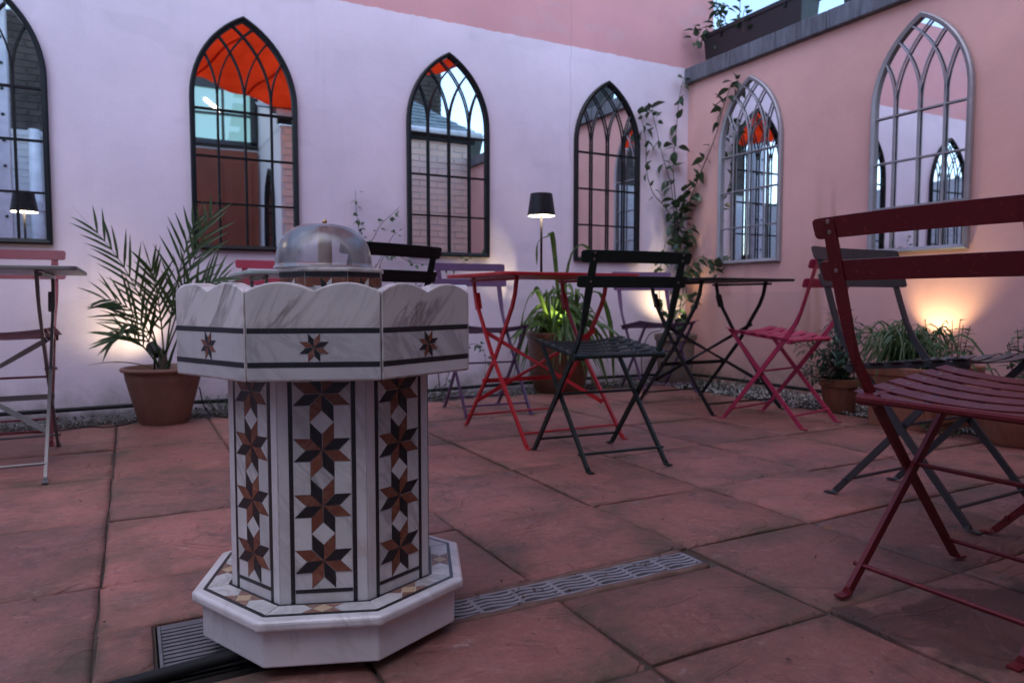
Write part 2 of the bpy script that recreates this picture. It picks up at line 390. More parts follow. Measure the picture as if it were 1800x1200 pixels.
# ------------------------------------------------------------------ mesh helpers
class MB:
    def __init__(s): s.v = []; s.f = []
    def add(s, vs, fs):
        o = len(s.v); s.v += [tuple(v) for v in vs]; s.f += [tuple(i + o for i in f) for f in fs]; return s
    def box(s, c, d, rot=None):
        c = Vector(c); vs = []
        for z in (-.5, .5):
            for x, y in ((-.5, -.5), (.5, -.5), (.5, .5), (-.5, .5)):
                v = Vector((x * d[0], y * d[1], z * d[2]))
                if rot is not None: v = rot @ v
                vs.append(c + v)
        return s.add(vs, [(0, 3, 2, 1), (4, 5, 6, 7), (0, 1, 5, 4), (1, 2, 6, 5), (2, 3, 7, 6), (3, 0, 4, 7)])
    def rect(s, x0, x1, y0, y1, z0, z1):
        return s.box(((x0 + x1) / 2, (y0 + y1) / 2, (z0 + z1) / 2), (x1 - x0, y1 - y0, z1 - z0))
    def sweep(s, path, w, t, side):
        """rectangular bar along path; w = width along `side`, t = across; numbers or lists"""
        path = [Vector(p) for p in path]; n = len(path); side = Vector(side).normalized()
        W = w if isinstance(w, (list, tuple)) else [w] * n
        T = t if isinstance(t, (list, tuple)) else [t] * n
        vs = []
        for i, p in enumerate(path):
            tg = (path[min(i + 1, n - 1)] - path[max(i - 1, 0)]).normalized()
            nn = tg.cross(side)
            nn = nn.normalized() if nn.length > 1e-6 else Vector((0, 0, 1))
            sd = nn.cross(tg).normalized()
            for a, b in ((-1, -1), (1, -1), (1, 1), (-1, 1)):
                vs.append(p + sd * (a * W[i] / 2) + nn * (b * T[i] / 2))
        fs = [(0, 3, 2, 1), tuple(4 * (n - 1) + k for k in range(4))]
        for i in range(n - 1):
            for k in range(4):
                a = 4 * i + k; b = 4 * i + (k + 1) % 4
                fs.append((a, b, b + 4, a + 4))
        return s.add(vs, fs)
    def tube(s, path, r, n=8, cap=True):
        path = [Vector(p) for p in path]; m = len(path)
        rr = r if isinstance(r, (list, tuple)) else [r] * m
        vs = []; up = Vector((0.13, 0.31, .94)).normalized(); prev = None
        for i, p in enumerate(path):
            tg = (path[min(i + 1, m - 1)] - path[max(i - 1, 0)]).normalized()
            if prev is None:
                a = tg.cross(up)
                if a.length < .05: a = tg.cross(Vector((1, 0, 0)))
                a.normalize()
            else:
                a = (prev - tg * prev.dot(tg)).normalized()
            prev = a; b = tg.cross(a)
            for k in range(n):
                an = 2 * math.pi * k / n
                vs.append(p + (a * math.cos(an) + b * math.sin(an)) * rr[i])
        fs = []
        for i in range(m - 1):
            for k in range(n):
                k2 = (k + 1) % n
                fs.append((i * n + k, i * n + k2, (i + 1) * n + k2, (i + 1) * n + k))
        if cap: fs += [tuple(range(n - 1, -1, -1)), tuple((m - 1) * n + k for k in range(n))]
        return s.add(vs, fs)
    def lathe(s, prof, n=32, c=(0, 0, 0), wob=0, closed=False):
        vs = []; m = len(prof)
        for r, z in prof:
            for k in range(n):
                a = 2 * math.pi * k / n; rr = r * (1 + wob * math.sin(3 * a + z * 9))
                vs.append((c[0] + rr * math.cos(a), c[1] + rr * math.sin(a), c[2] + z))
        fs = []
        for i in range(m - 1 if not closed else m):
            for k in range(n):
                k2 = (k + 1) % n; j = (i + 1) % m
                fs.append((i * n + k, i * n + k2, j * n + k2, j * n + k))
        return s.add(vs, fs)
    def disc(s, c, r, n=24, flip=False):
        vs = [(c[0] + r * math.cos(2 * math.pi * k / n), c[1] + r * math.sin(2 * math.pi * k / n), c[2]) for k in range(n)]
        return s.add(vs, [tuple(range(n)) if not flip else tuple(range(n - 1, -1, -1))])
    def prism(s, poly, y0, y1):
        """polygon in local XZ extruded along Y"""
        n = len(poly)
        vs = [(x, y0, z) for x, z in poly] + [(x, y1, z) for x, z in poly]
        fs = [tuple(range(n)), tuple(range(2 * n - 1, n - 1, -1))]
        fs += [(i, n + i, n + (i + 1) % n, (i + 1) % n) for i in range(n)]
        return s.add(vs, fs)
    def zprism(s, poly, z0, z1):
        n = len(poly)
        vs = [(x, y, z0) for x, y in poly] + [(x, y, z1) for x, y in poly]
        fs = [tuple(range(n - 1, -1, -1)), tuple(range(n, 2 * n))]
        fs += [(i, (i + 1) % n, n + (i + 1) % n, n + i) for i in range(n)]
        return s.add(vs, fs)
    def mesh(s, name, mat=None, smooth=False):
        me = bpy.data.meshes.new(name); me.from_pydata(s.v, [], s.f); me.update()
        bm = bmesh.new(); bm.from_mesh(me); bmesh.ops.recalc_face_normals(bm, faces=bm.faces); bm.to_mesh(me); bm.free()
        if mat: me.materials.append(MATS[mat])
        if smooth: me.polygons.foreach_set('use_smooth', [True] * len(me.polygons)); me.update()
        return me
    def build(s, name, mat, parent=None, smooth=False, bevel=0, seg=2, loc=None, rot=None):
        o = place(name, s.mesh(name, mat, smooth), parent, loc, rot)
        if bevel:
            b = o.modifiers.new('bevel', 'BEVEL'); b.width = bevel; b.segments = seg; b.limit_method = 'ANGLE'; b.angle_limit = R(40)
            b.harden_normals = False
        return o
def place(name, me, parent=None, loc=None, rot=None, mat=None):
    o = bpy.data.objects.new(name, me); COL.objects.link(o)
    if parent is not None: o.parent = parent
    if loc is not None: o.location = loc
    if rot is not None: o.rotation_euler = rot
    if mat is not None:
        o.material_slots[0].link = 'OBJECT'; o.material_slots[0].material = MATS[mat]
    return o
def tag(o, label=None, cat=None, group=None, kind=None):
    if label: o['label'] = label
    if cat: o['category'] = cat
    if group: o['group'] = group
    if kind: o['kind'] = kind
    return o
def thing(name, label, cat, loc=(0, 0, 0), rz=0, group=None):
    o = bpy.data.objects.new(name, None); COL.objects.link(o); o.empty_display_size = .1
    o.location = loc; o.rotation_euler = (0, 0, rz)
    return tag(o, label, cat, group)
def struct(o): o['kind'] = 'structure'; return o
def bez(p0, p1, p2, n):
    p0, p1, p2 = Vector(p0), Vector(p1), Vector(p2)
    return [p0 * (1 - t) ** 2 + p1 * 2 * t * (1 - t) + p2 * t * t for t in [i / n for i in range(n + 1)]]
def smooth_path(pts, n=4):
    pts = [Vector(p) for p in pts]; out = []
    for i in range(len(pts) - 1):
        p0 = pts[max(i - 1, 0)]; p1 = pts[i]; p2 = pts[i + 1]; p3 = pts[min(i + 2, len(pts) - 1)]
        for k in range(n):
            t = k / n
            out.append(.5 * ((2 * p1) + (p2 - p0) * t + (2 * p0 - 5 * p1 + 4 * p2 - p3) * t * t + (3 * p1 - p0 - 3 * p2 + p3) * t ** 3))
    return out + [pts[-1]]

# ------------------------------------------------------------------ ground and paving
g = MB(); g.add([(-60, -60, -.035), (60, -60, -.035), (60, 60, -.035), (-60, 60, -.035)], [(0, 1, 2, 3)])
struct(g.build('ground', 'soil'))
paint('joint_fill', (.055, .038, .028), .95, var=.5, scale=14, bmp=.8, bscale=90)
g = MB()
for a, b, c, d in ((-2.7, 3.265, -1.15, 1.19), (-2.7, -.07, 1.19, 1.45), (-2.7, 3.265, 1.452, 3.90), (.335, 1.14, 1.2986, 1.452), (1.146, 3.265, 1.19, 1.452), (-.07, .024, 1.262, 1.452)): g.rect(a, b, c, d, -.034, -.0085)
struct(g.build('joint_mortar', 'joint_fill'))
pav = bpy.data.objects.new('paving', None); COL.objects.link(pav); struct(pav)
def slab(x0, x1, y0, y1, j=.0027):
    nx, ny = 6, 6
    x0 += j; x1 -= j; y0 += j; y1 -= j
    dz = random.uniform(-.002, .002); tx = random.uniform(-.004, .004); ty = random.uniform(-.004, .004)
    vs = []; ed = []; fs = []
    us = [0, .03, .25, .5, .75, .97, 1]; sd = random.random() * 90
    for b, v in enumerate(us):
        for a, u in enumerate(us):
            x = x0 + (x1 - x0) * u; y = y0 + (y1 - y0) * v
            rim = a in (0, 6) or b in (0, 6)
            wob = noise.noise(Vector((x * 9, y * 9, sd))) * .0045 if rim else 0
            if a in (0, 6): x += wob
            if b in (0, 6): y += wob
            z = dz + tx * (u - .5) + ty * (v - .5) + noise.noise(Vector((x * 4, y * 4, sd))) * .0025 - (.005 if rim else 0)
            vs.append((x, y, z))
            e = 1.0 if rim else (.85 if a in (1, 5) or b in (1, 5) else (.22 if a in (2, 4) or b in (2, 4) else 0))
            ed.append(e)
    for b in range(6):
        for a in range(6):
            i = b * 7 + a; fs.append((i, i + 1, i + 8, i + 7))
    loop = [a for a in range(7)] + [7 * b + 6 for b in range(1, 7)] + [42 + a for a in range(5, -1, -1)] + [7 * b for b in range(5, 0, -1)]
    o = len(vs)
    for i in loop: vs.append((vs[i][0], vs[i][1], -.045)); ed.append(1.0)
    for k in range(len(loop)):
        k2 = (k + 1) % len(loop); fs.append((loop[k2], loop[k], o + k, o + k2))
    me = bpy.data.meshes.new('paving_slab'); me.from_pydata(vs, [], fs); me.update()
    at = me.attributes.new('edge', 'FLOAT', 'POINT'); at.data.foreach_set('value', ed)
    tn = me.attributes.new('tone', 'FLOAT', 'POINT'); tv = random.uniform(.80, 1.14) * (.78 if y1 < 1.31 else 1.0); tn.data.foreach_set('value', [tv] * len(vs))  # random slab tone; near rows darkened too, standing in for light falloff plus dirt
    me.polygons.foreach_set('use_smooth', [k < 36 for k in range(len(fs))])
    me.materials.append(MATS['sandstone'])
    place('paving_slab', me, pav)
XS = [-2.7, -2.4, -1.98, -1.52, -1.02, -.53, -.07, .335, .742, 1.175, 1.605, 2.08, 2.54, 2.98, 3.26]
YS = [-1.15, -.78, -.34, .08, .49, .90, 1.298, 1.70, 2.20, 2.72, 3.25, 3.90]
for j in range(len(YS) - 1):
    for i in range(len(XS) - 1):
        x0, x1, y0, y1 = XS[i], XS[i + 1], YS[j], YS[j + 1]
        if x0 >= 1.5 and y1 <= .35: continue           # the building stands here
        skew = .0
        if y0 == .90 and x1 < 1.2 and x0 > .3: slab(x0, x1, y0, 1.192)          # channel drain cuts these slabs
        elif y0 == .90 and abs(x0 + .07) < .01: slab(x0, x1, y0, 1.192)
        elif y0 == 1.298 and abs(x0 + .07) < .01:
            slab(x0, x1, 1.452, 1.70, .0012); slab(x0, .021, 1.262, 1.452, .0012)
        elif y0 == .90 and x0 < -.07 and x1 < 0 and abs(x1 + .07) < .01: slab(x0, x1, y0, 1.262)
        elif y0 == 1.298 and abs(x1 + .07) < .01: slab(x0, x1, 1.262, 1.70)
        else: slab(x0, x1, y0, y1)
# strip of slabs along the back and cut pieces by the gravel
# mortar haunching along the channel drain
mo = MB()
for (y, w) in ((1.196, .016), (1.292, .016)):
    pts = [(x, y + noise.noise(Vector((x * 12, y, 0))) * .006, -.0085 + noise.noise(Vector((x * 20, y, 3))) * .004) for x in [.42 + .03 * k for k in range(25)]]
    mo.sweep(pts, [w + .012 * abs(noise.noise(Vector((p[0] * 8, 1, 1)))) for p in pts], .016, (0, 1, 0))
paint('mortar', (.15, .085, .065), .95, var=.3, scale=20, bmp=.6, bscale=80)
struct(mo.build('mortar_bed', 'mortar', smooth=True))

# ------------------------------------------------------------------ walls
w = MB(); w.rect(-2.95, 4.03, 4.25, 4.50, -.05, 3.15)
tag(w.build('back_wall', 'wall_white_pink'), 'tall rendered wall painted lilac white below and salmon pink above', 'wall')
w = thing('garden_wall', 'lower salmon rendered wall capped with a weathered dark coping', 'wall', (3.79, 0, 0))
m = MB(); m.rect(0, .25, .28, 4.249, -.05, 2.215); m.build('wall_face', 'wall_salmon', w)
cy = [.2, 1.15, 2.08, 3.0, 3.62, 4.248]
for k in range(5):
    m = MB(); m.rect(-.045, .295, cy[k] + .0015, cy[k + 1] - .0015, 2.217, 2.33)
    m.build('coping_stone', 'weathered_lead', w, bevel=.006)

# gravel strips
def gravel(name, boxes, n, label, mat):
    g = MB(); rnd = random.Random(5)
    ico = [(0, 0, 1), (.9, 0, .3), (.28, .85, .3), (-.72, .52, .3), (-.72, -.52, .3), (.28, -.85, .3), (.5, .4, -.6), (-.5, .4, -.6), (0, -.6, -.6)]
    fc = [(0, 1, 2), (0, 2, 3), (0, 3, 4), (0, 4, 5), (0, 5, 1), (1, 6, 2), (2, 6, 7), (2, 7, 3), (3, 7, 4), (4, 7, 8), (4, 8, 5), (5, 8, 1), (1, 8, 6), (6, 8, 7)]
    area = [(b[1] - b[0]) * (b[3] - b[2]) for b in boxes]
    for _ in range(n):
        b = rnd.choices(boxes, area)[0]
        x = rnd.uniform(b[0], b[1]); y = rnd.uniform(b[2], b[3]); r = rnd.uniform(.004, .0115)
        z = -.012 + rnd.uniform(0, .018) * b[4]
        q = Matrix.Rotation(rnd.random() * 6.3, 3, 'Z') @ Matrix.Rotation(rnd.random() * 3, 3, 'X')
        g.add([Vector((x, y, z)) + q @ Vector((p[0] * r, p[1] * r * rnd.uniform(.6, 1), p[2] * r * .7)) for p in ico], fc)
    return tag(g.build(name, mat), label, 'gravel', kind='stuff')
gravel('gravel', [(-2.3, 3.79, 3.92, 4.24, .3), (3.29, 3.78, .4, 3.93, 1), (3.29, 3.78, .4, 3.93, 1)], 4200, 'pale gravel strip along the foot of the walls', 'white_stone')
gravel('gravel', [(-2.3, 3.79, 3.915, 4.24, .8), (3.28, 3.78, .4, 3.93, 1)], 6000, 'grey stones mixed into the gravel strip', 'grey_stone')

# ------------------------------------------------------------------ buildings behind the photographer
def bricks(bm, x0, x1, z0, z1, depth, bl=.215, bh=.065, j=.010, keep=None):
    rnd = random.Random(3); z = z0; row = 0
    while z < z1 - .01:
        x = x0 - (bl / 2 if row % 2 else 0)
        while x < x1 - .005:
            a = max(x, x0); b = min(x + bl, x1); zt = min(z + bh, z1)
            if b - a > .02 and (keep is None or keep((a + b) / 2, z)):
                d = depth + rnd.uniform(-.004, .004); c = .004
                y = -d
                vs = [(a, 0, z), (b, 0, z), (b, 0, zt), (a, 0, zt), (a + c, y, z + c), (b - c, y, z + c), (b - c, y, zt - c), (a + c, y, zt - c)]
                bm.add(vs, [(4, 5, 6, 7), (0, 1, 5, 4), (1, 2, 6, 5), (2, 3, 7, 6), (3, 0, 4, 7)])
            x += bl + j
        z += bh + j; row += 1
H2 = thing('outbuilding', 'cream painted brick outbuilding with slate roof and white gutter', 'building', (1.5, .30, 0))
m = MB(); m.rect(0.005, 2.284, -1.44, -.02, -.05, 2.5); m.build('wall_core', 'render_white', H2)
m = MB(); bricks(m, 0.02, 2.285, 0, 2.5, .012); o = m.build('brickwork', 'brick_cream', H2, rot=(0, 0, 0), loc=(2.305, -.02, 0)); o.rotation_euler = (0, 0, math.pi); tag(o, kind='stuff')
m = MB(); m.rect(-.03, 2.33, -.03, .035, 2.505, 2.56); m.build('fascia', 'plastic_black', H2)
m = MB(); m.tube([(-.05, .07, 2.60), (2.4, .07, 2.60)], .045, 12); m.build('gutter', 'white_metal', H2, smooth=True)
m = MB()   # hipped slate roof laid in overlapping courses
N = 22
for k in range(N):
    t0, t1 = k / N, (k + 1.25) / N
    y0, y1 = .06 - 2.5 * t0, .06 - 2.5 * t1; z0, z1 = 2.60 + 1.55 * t0, 2.60 + 1.55 * t1
    xr0, xr1 = 2.44 - 1.5 * t0, 2.44 - 1.5 * t1
    x = -.1 - (.13 if k % 2 else 0)
    while x < xr0:
        a, b = x + .003, min(x + .25, xr0)
        if b > a + .03:
            b1 = min(b, xr1) if b > xr1 else b
            z = random.uniform(0, .004)
            m.add([(a, y0, z0 + .014 + z), (b, y0, z0 + .014 + z), (max(b1, a + .01), y1, z1), (a, y1, z1), (a, y0, z0), (b, y0, z0)], [(0, 1, 2, 3), (4, 5, 1, 0)])
        x += .256
o = m.build('slates', 'slate', H2); tag(o, kind='stuff')
m = MB(); m.add([(-.004, -.02, 2.49), (-.004, -2.44, 2.49), (-.004, -2.44, 4.12), (-.004, -.02, 2.62)], [(0, 1, 2, 3)]); m.build('gable', 'render_white', H2)
m = MB(); m.rect(.005, 2.0, -2.44, -1.442, 0, 2.5); m.build('rear_wing', 'render_white', H2)
m = MB(); m.add([(2.44, .06, 2.59), (.94, -2.44, 4.14), (3.5, -2.44, 2.59), (-.1, .06, 2.59), (-.1, -2.44, 4.14)], [(0, 2, 1), (3, 0, 1, 4)]); m.build('roof_deck', 'slate', H2)
ch = thing('chimney_stack', 'tall dark brick chimney stack rising behind the slate roof', 'chimney', (3.95, -2.3, 0))
m = MB(); m.rect(0.01, .52, -.5, -.012, 2.0, 6.2); m.build('stack_core', 'brick_dark', ch)
m = MB(); bricks(m, 0, .53, 2.0, 6.2, .012); o = m.build('brickwork', 'brick_dark', ch, loc=(.53, -.012, 0), rot=(0, 0, math.pi)); tag(o, kind='stuff')
# rear house
RW = thing('rear_house', 'rear house wall, white painted brick below and bare dark brick above', 'building', (-2.4, -1.15, 0))
m = MB(); m.rect(0, 3.93, -.3, -.015, -.05, 2.465); m.build('wall_core', 'render_white', RW)
m = MB(); m.rect(0, 3.93, -.3, -.0148, 2.466, 3.75); m.build('upper_core', 'grey_stone', RW)
m = MB(); bricks(m, .0, 3.93, .0, 2.46, .010, keep=lambda x, z: not (.0 < 3.93 - x < .80 and z < 2.5)); o = m.build('painted_brickwork', 'brick_white', RW, loc=(3.93, -.015, 0), rot=(0, 0, math.pi)); tag(o, kind='stuff')
m = MB(); bricks(m, .0, 3.93, 2.475, 3.75, .012, keep=lambda x, z: not (.0 < x < .86 and 2.46 < z < 3.25)); o = m.build('bare_brickwork', 'brick_dark', RW, loc=(3.93, -.015, 0), rot=(0, 0, math.pi)); tag(o, kind='stuff')
m = MB(); m.rect(3.12, 3.88, -.012, .03, 0, 2.44); d = m.build('door', 'door_terracotta', RW, bevel=.004)
for a in (3.20, 3.54):
    for b, c in ((.15, 1.05), (1.2, 2.3)):
        m = MB(); m.rect(a, a + .26, .032, .042, b, c); m.build('door_panel', 'door_terracotta', d, bevel=.006)
m = MB()
for a, b, c, e in ((3.10, 3.16, 2.52, 3.22), (3.80, 3.86, 2.52, 3.22), (3.10, 3.86, 2.50, 2.56), (3.10, 3.86, 3.18, 3.24), (3.465, 3.495, 2.56, 3.18), (3.16, 3.80, 2.86, 2.89)):
    m.rect(a, b, -.015, .035, c, e)
wf = m.build('window', 'window_frame', RW)
for a, b in ((3.16, 3.465), (3.495, 3.80)):
    for c, e in ((2.56, 2.86), (2.89, 3.18)):
        m = MB(); m.rect(a, b, -.005, .004, c, e); m.build('pane', 'window_pane', wf)
m = MB(); m.box((3.36, .012, 2.98), (.22, .006, .028), Matrix.Rotation(R(38), 3, 'Y')); m.build('tube_light', 'lamp_glow', wf)
m = MB(); m.tube([(1.52, .07, .02), (1.52, .07, 2.46)], .06, 14)
dp = m.build('drainpipe', 'white_metal', RW, smooth=True)
for z in (.6, 1.62):
    m = MB(); m.tube([(1.52, .07, z - .05), (1.52, .07, z + .05)], .076, 14); m.build('collar', 'white_metal', dp)
m = MB(); m.tube([(1.19, 0, 2.0), (1.19, .1, 2.0), (1.19, .12, 2.06), (1.19, .12, 2.1)], .012, 8); m.build('hook', 'plastic_black', RW)
LW = MB(); LW.rect(-2.95, -2.71, -1.15, 4.25, -.05, 2.3); lw = LW.build('side_wall', 'render_white'); tag(lw, 'white painted brick wall closing the courtyard on the far side', 'wall')
m = MB(); bricks(m, 0, 5.38, .0, 2.29, .010); o = m.build('brickwork', 'brick_white', lw, loc=(-2.71, -1.14, 0), rot=(0, 0, R(90))); tag(o, kind='stuff')
# bolted steel post
SP = thing('steel_post', 'white painted steel post with rows of black bolts', 'post', (-1.02, .42, 0))
m = MB(); m.rect(-.09, .09, .05, .065, 0, 4.2); m.rect(-.09, .09, -.065, -.05, 0, 4.2); m.rect(-.006, .006, -.05, .05, 0, 4.2); m.build('beam', 'white_metal', SP)
bolt = MB(); bolt.lathe([(0.0001, .012), (.013, .012), (.015, 0)], 8)
bme = bolt.mesh('bolt', 'plastic_black')
for k in range(17):
    for x in (-.045, .05): place('bolt', bme, SP, (x, .065, .2 + k * .23), (R(-90), 0, 0))
# red shade canopy over the seating by the house
CN = thing('shade_canopy', 'red canvas shade sail stretched above the seating', 'canopy', (0, 0, 0))
m = MB(); NX = 40; cs = ((-.42, 1.25, 2.78), (1.66, .08, 2.72), (2.90, 2.32, 2.78), (.78, 3.25, 2.90))
for b in range(NX + 1):
    for a in range(NX + 1):
        u, v = a / NX, b / NX
        p = Vector(cs[0]) * (1 - u) * (1 - v) + Vector(cs[1]) * u * (1 - v) + Vector(cs[2]) * u * v + Vector(cs[3]) * (1 - u) * v
        inn = .10 * math.sin(math.pi * u) * (1 - 2 * v) * .5; inm = .10 * math.sin(math.pi * v) * (1 - 2 * u) * .5
        p += Vector((inm, inn, .30 * math.sin(math.pi * u) * math.sin(math.pi * v) + .030 * math.sin(u * 26 + v * 7) * (math.sin(math.pi * u) * .6 + .25) + .015 * math.sin(v * 31 - u * 9)))
        m.v.append(tuple(p))
for b in range(NX):
    for a in range(NX):
        i = b * (NX + 1) + a; m.f.append((i, i + 1, i + NX + 2, i + NX + 1))
o = m.build('canvas', 'red_canvas', CN, smooth=True); sm = o.modifiers.new('thick', 'SOLIDIFY'); sm.thickness = .004
for k in (10, 20, 30):
    i0 = [Vector(m.v[b * (NX + 1) + k]) - Vector((0, 0, .004)) for b in range(NX + 1)]
    q = MB(); q.sweep(i0, .028, .003, (1, 0, 0)); q.build('seam', 'red_canvas', CN)
for c, e in zip(cs, ((-1.02, .42, 3.3), (1.9, -.6, 3.05), (4.0, 4.3, 3.1), (-.6, 4.3, 3.1))):
    m = MB(); m.tube([c, e], .004, 6); m.build('cable', 'grate_steel', CN)

# ------------------------------------------------------------------ gothic arch mirrors
HW, ZB, ZS, ZT = .281, 0.0, .815, 1.272     # half width, bottom, springing, tip (local)
rise = ZT - ZS; CC = (rise ** 2 - HW ** 2) / (2 * HW); RR = CC + HW
def arch(hw_in, n=14):
    """outline (x,z) of the pointed arch inset by hw_in, from bottom left round to bottom right"""
    r = RR - hw_in; a1 = math.acos(CC / r)
    L = [(-(HW - hw_in), ZB + hw_in)]
    for k in range(n + 1):
        a = a1 * k / n; L.append((CC - r * math.cos(a), ZS + r * math.sin(a)))
    Rr = [(-x, z) for x, z in reversed(L[:-1])]
    return L + Rr
def frame_mesh(fw, dep, mat):
    m = MB(); O = arch(0); I = arch(fw); C1 = arch(fw * .3); n = len(O)
    rings = [[(x, 0, z) for x, z in O], [(x, -dep * .8, z) for x, z in O], [(x, -dep, z) for x, z in C1], [(x, -dep * .75, z) for x, z in I], [(x, 0, z) for x, z in I]]
    for rg in rings: m.v += rg
    for r in range(4):
        for i in range(n):
            j = (i + 1) % n
            m.f.append((r * n + i, r * n + j, (r + 1) * n + j, (r + 1) * n + i))
    return m.mesh('frame', mat)
def tracery(x0, sgn):
    """arc that leaves the bar at x0 and runs parallel to the arch side until it meets the far side"""
    pts = []
    zs = ZS - .004
    for k in range(41):
        a = k / 40 * 1.35
        x = x0 + sgn * (RR - RR * math.cos(a)); z = zs + RR * math.sin(a)
        # inside the frame?
        dz = z - ZS
        lim = (math.sqrt(max(0, (RR - .012) ** 2 - dz * dz)) - CC) if dz > 0 else HW
        if abs(x) > lim: break
        pts.append((x, -.017, z))
    return pts
MIR = {}
def mirror_parts(mat, bw=.010):
    P = [('frame', frame_mesh(.026, .030, mat))]
    g = MB(); q = arch(.012); n = len(q); g.add([(x, -.004, z) for x, z in q], [tuple(range(n))]); P.append(('glass', g.mesh('glass', 'mirror_glass')))
    for x in (-HW / 2, 0, HW / 2):
        m = MB(); m.sweep([(x, -.017, .02), (x, -.017, ZS + .01)], bw, .009, (1, 0, 0)); P.append(('bar', m.mesh('bar', mat)))
        for s in (-1, 1):
            p = tracery(x, s)
            if len(p) > 2: m = MB(); m.sweep(p, bw * .85, .008, (0, 1, 0)); P.append(('tracery_bar', m.mesh('tracery_bar', mat)))
    for z in (.252, .504, .756):
        m = MB(); m.sweep([(-HW + .01, -.018, z), (HW - .01, -.018, z)], bw * .8, .008, (0, 0, 1)); P.append(('crossbar', m.mesh('crossbar', mat)))
    return P
def mirror(kind, label, loc, rz, tilt=0):
    mat = {'black': 'mirror_black', 'silver': 'mirror_silver'}[kind]
    if kind not in MIR: MIR[kind] = mirror_parts(mat)
    t = thing('arch_mirror', label, 'mirror', loc, rz, kind + ' gothic arch mirrors')
    t.rotation_euler = (tilt, 0, rz)
    for nme, me in MIR[kind]: place(nme, me, t)
mirror('black', 'black gothic arch mirror reflecting a bolted white post, behind the maroon chair', (-.61, 4.246, .868), 0)
mirror('black', 'black gothic arch mirror full of red canopy reflection, behind the potted palm', (.590, 4.246, .868), 0)
mirror('black', 'black gothic arch mirror reflecting slate roof and pale brick, behind the purple chair', (1.81, 4.246, .870), 0)
mirror('black', 'black gothic arch mirror nearest the leafy climber in the corner', (3.036, 4.246, .868), 0)
mirror('silver', 'silver grey gothic arch mirror beside the corner climber on the salmon wall', (3.786, 3.615, .845), R(-90))
mirror('silver', 'silver grey gothic arch mirror above the rectangular terracotta planter', (3.783, 2.415, .855), R(-90.6))
mirror('black', 'black gothic arch mirror hung on the white side of the outbuilding', (1.497, -.38, .86), R(-90))

# ------------------------------------------------------------------ fountain
FT = thing('fountain', 'octagonal white marble fountain inlaid with red and black star mosaic', 'fountain', (.329, 1.316, 0), R(1.8))
def octo(r, off=0): return [(r * math.cos(R(45 * k + off)), r * math.sin(R(45 * k + off))) for k in range(8)]
C8 = math.cos(R(22.5)); S8 = math.sin(R(22.5))
m = MB(); m.zprism(octo(.16), 0, .022); m.build('foot', 'pit', FT)
m = MB(); m.zprism(octo(.234), .020, .084); m.build('plinth', 'marble_plinth', FT, bevel=.003)
m = MB(); m.zprism(octo(.251), .0835, .102); SL = m.build('plinth_slab', 'marble_plinth', FT, bevel=.006, seg=3)
m = MB(); m.zprism(octo(.184), .1015, .476); m.build('column', 'tile_white', FT, bevel=.0015)
m = MB(); m.zprism(octo(.248), .476, .486); m.build('basin_floor', 'marble_white', FT)
# plinth inlay: black line and ring of tiles on every side
def side_frame(k): return R(45 * k + 22.5)
for k in range(8):
    an = side_frame(k); rz = an + R(90)
    def flat(poly, mat, name, h=.0012):
        m = MB(); m.zprism(poly, 0, h); return m.build(name, mat, SL, loc=(0, 0, .1019), rot=(0, 0, rz))
    def ln(a0, a1, mat, nm):
        t0, t1 = a0 * S8 / C8, a1 * S8 / C8
        flat([(-t0, -a0), (-t1, -a1), (t1, -a1), (t0, -a0)], mat, nm)
    ln(.1715, .1765, 'tile_black', 'black_line'); ln(.2085, .2145, 'tile_black', 'black_line')
    a0, a1 = .177, .208; am = (a0 + a1) / 2; h = (a1 - a0) / 2; e = .0008
    t0, t1 = a0 * S8 / C8, a1 * S8 / C8
    flat([(0, -a0 - e), (-h, -am), (0, -a1 + e), (h, -am)], 'tile_beige', 'beige_tile')
    for s in (-1, 1):
        flat([(s * e, -a0), (s * (h + .001), -am + .0012), (s * 2.0 * h, -a0)], 'tile_red_dull', 'red_tile')
        flat([(s * e, -a1), (s * (h + .001), -am - .0012), (s * 2.0 * h, -a1)], 'tile_red_dull', 'red_tile')
        flat([(s * (h + .0025), -am), (s * (2.0 * h + .001), -a0), (s * (t0 - e), -a0), (s * (t1 - e), -a1), (s * (2.0 * h + .001), -a1)], 'tile_white', 'white_tile')
# column mosaic
CELL = .0915; Lr = CELL / 2 / (1 + math.sqrt(.5)); D_ = Lr * math.sqrt(.5)
def shrink(poly, k=.0006):
    cx = sum(p[0] for p in poly) / len(poly); cz = sum(p[1] for p in poly) / len(poly)
    out = []
    for x, z in poly:
        d = math.hypot(x - cx, z - cz); out.append((cx + (x - cx) * (1 - k / d), cz + (z - cz) * (1 - k / d)))
    return out
def tmesh(name, poly, mat, y0=-.0014, y1=.001):
    m = MB(); m.prism(shrink(poly), y0, y1); return m.mesh(name, mat)
rb = [(0, 0), (Lr, 0), (Lr + D_, D_), (D_, D_)]
T_b = tmesh('black_tile', rb, 'tile_black'); T_r = tmesh('red_tile', rb, 'tile_red')
T_d = tmesh('white_tile', [(0, -D_), (D_, 0), (0, D_), (-D_, 0)], 'tile_white')
hc = CELL / 2
T_q = tmesh('white_tile', [(D_, -Lr), (hc, -Lr), (hc, Lr), (D_, Lr)], 'tile_white')
T_t = tmesh('white_tile', [(Lr, 0), (hc, -D_), (hc, D_)], 'tile_white')
T_v = tmesh('white_tile', [(0, Lr), (D_, hc), (-D_, hc)], 'tile_white')
ap = .184 * C8; fw = 2 * .184 * S8
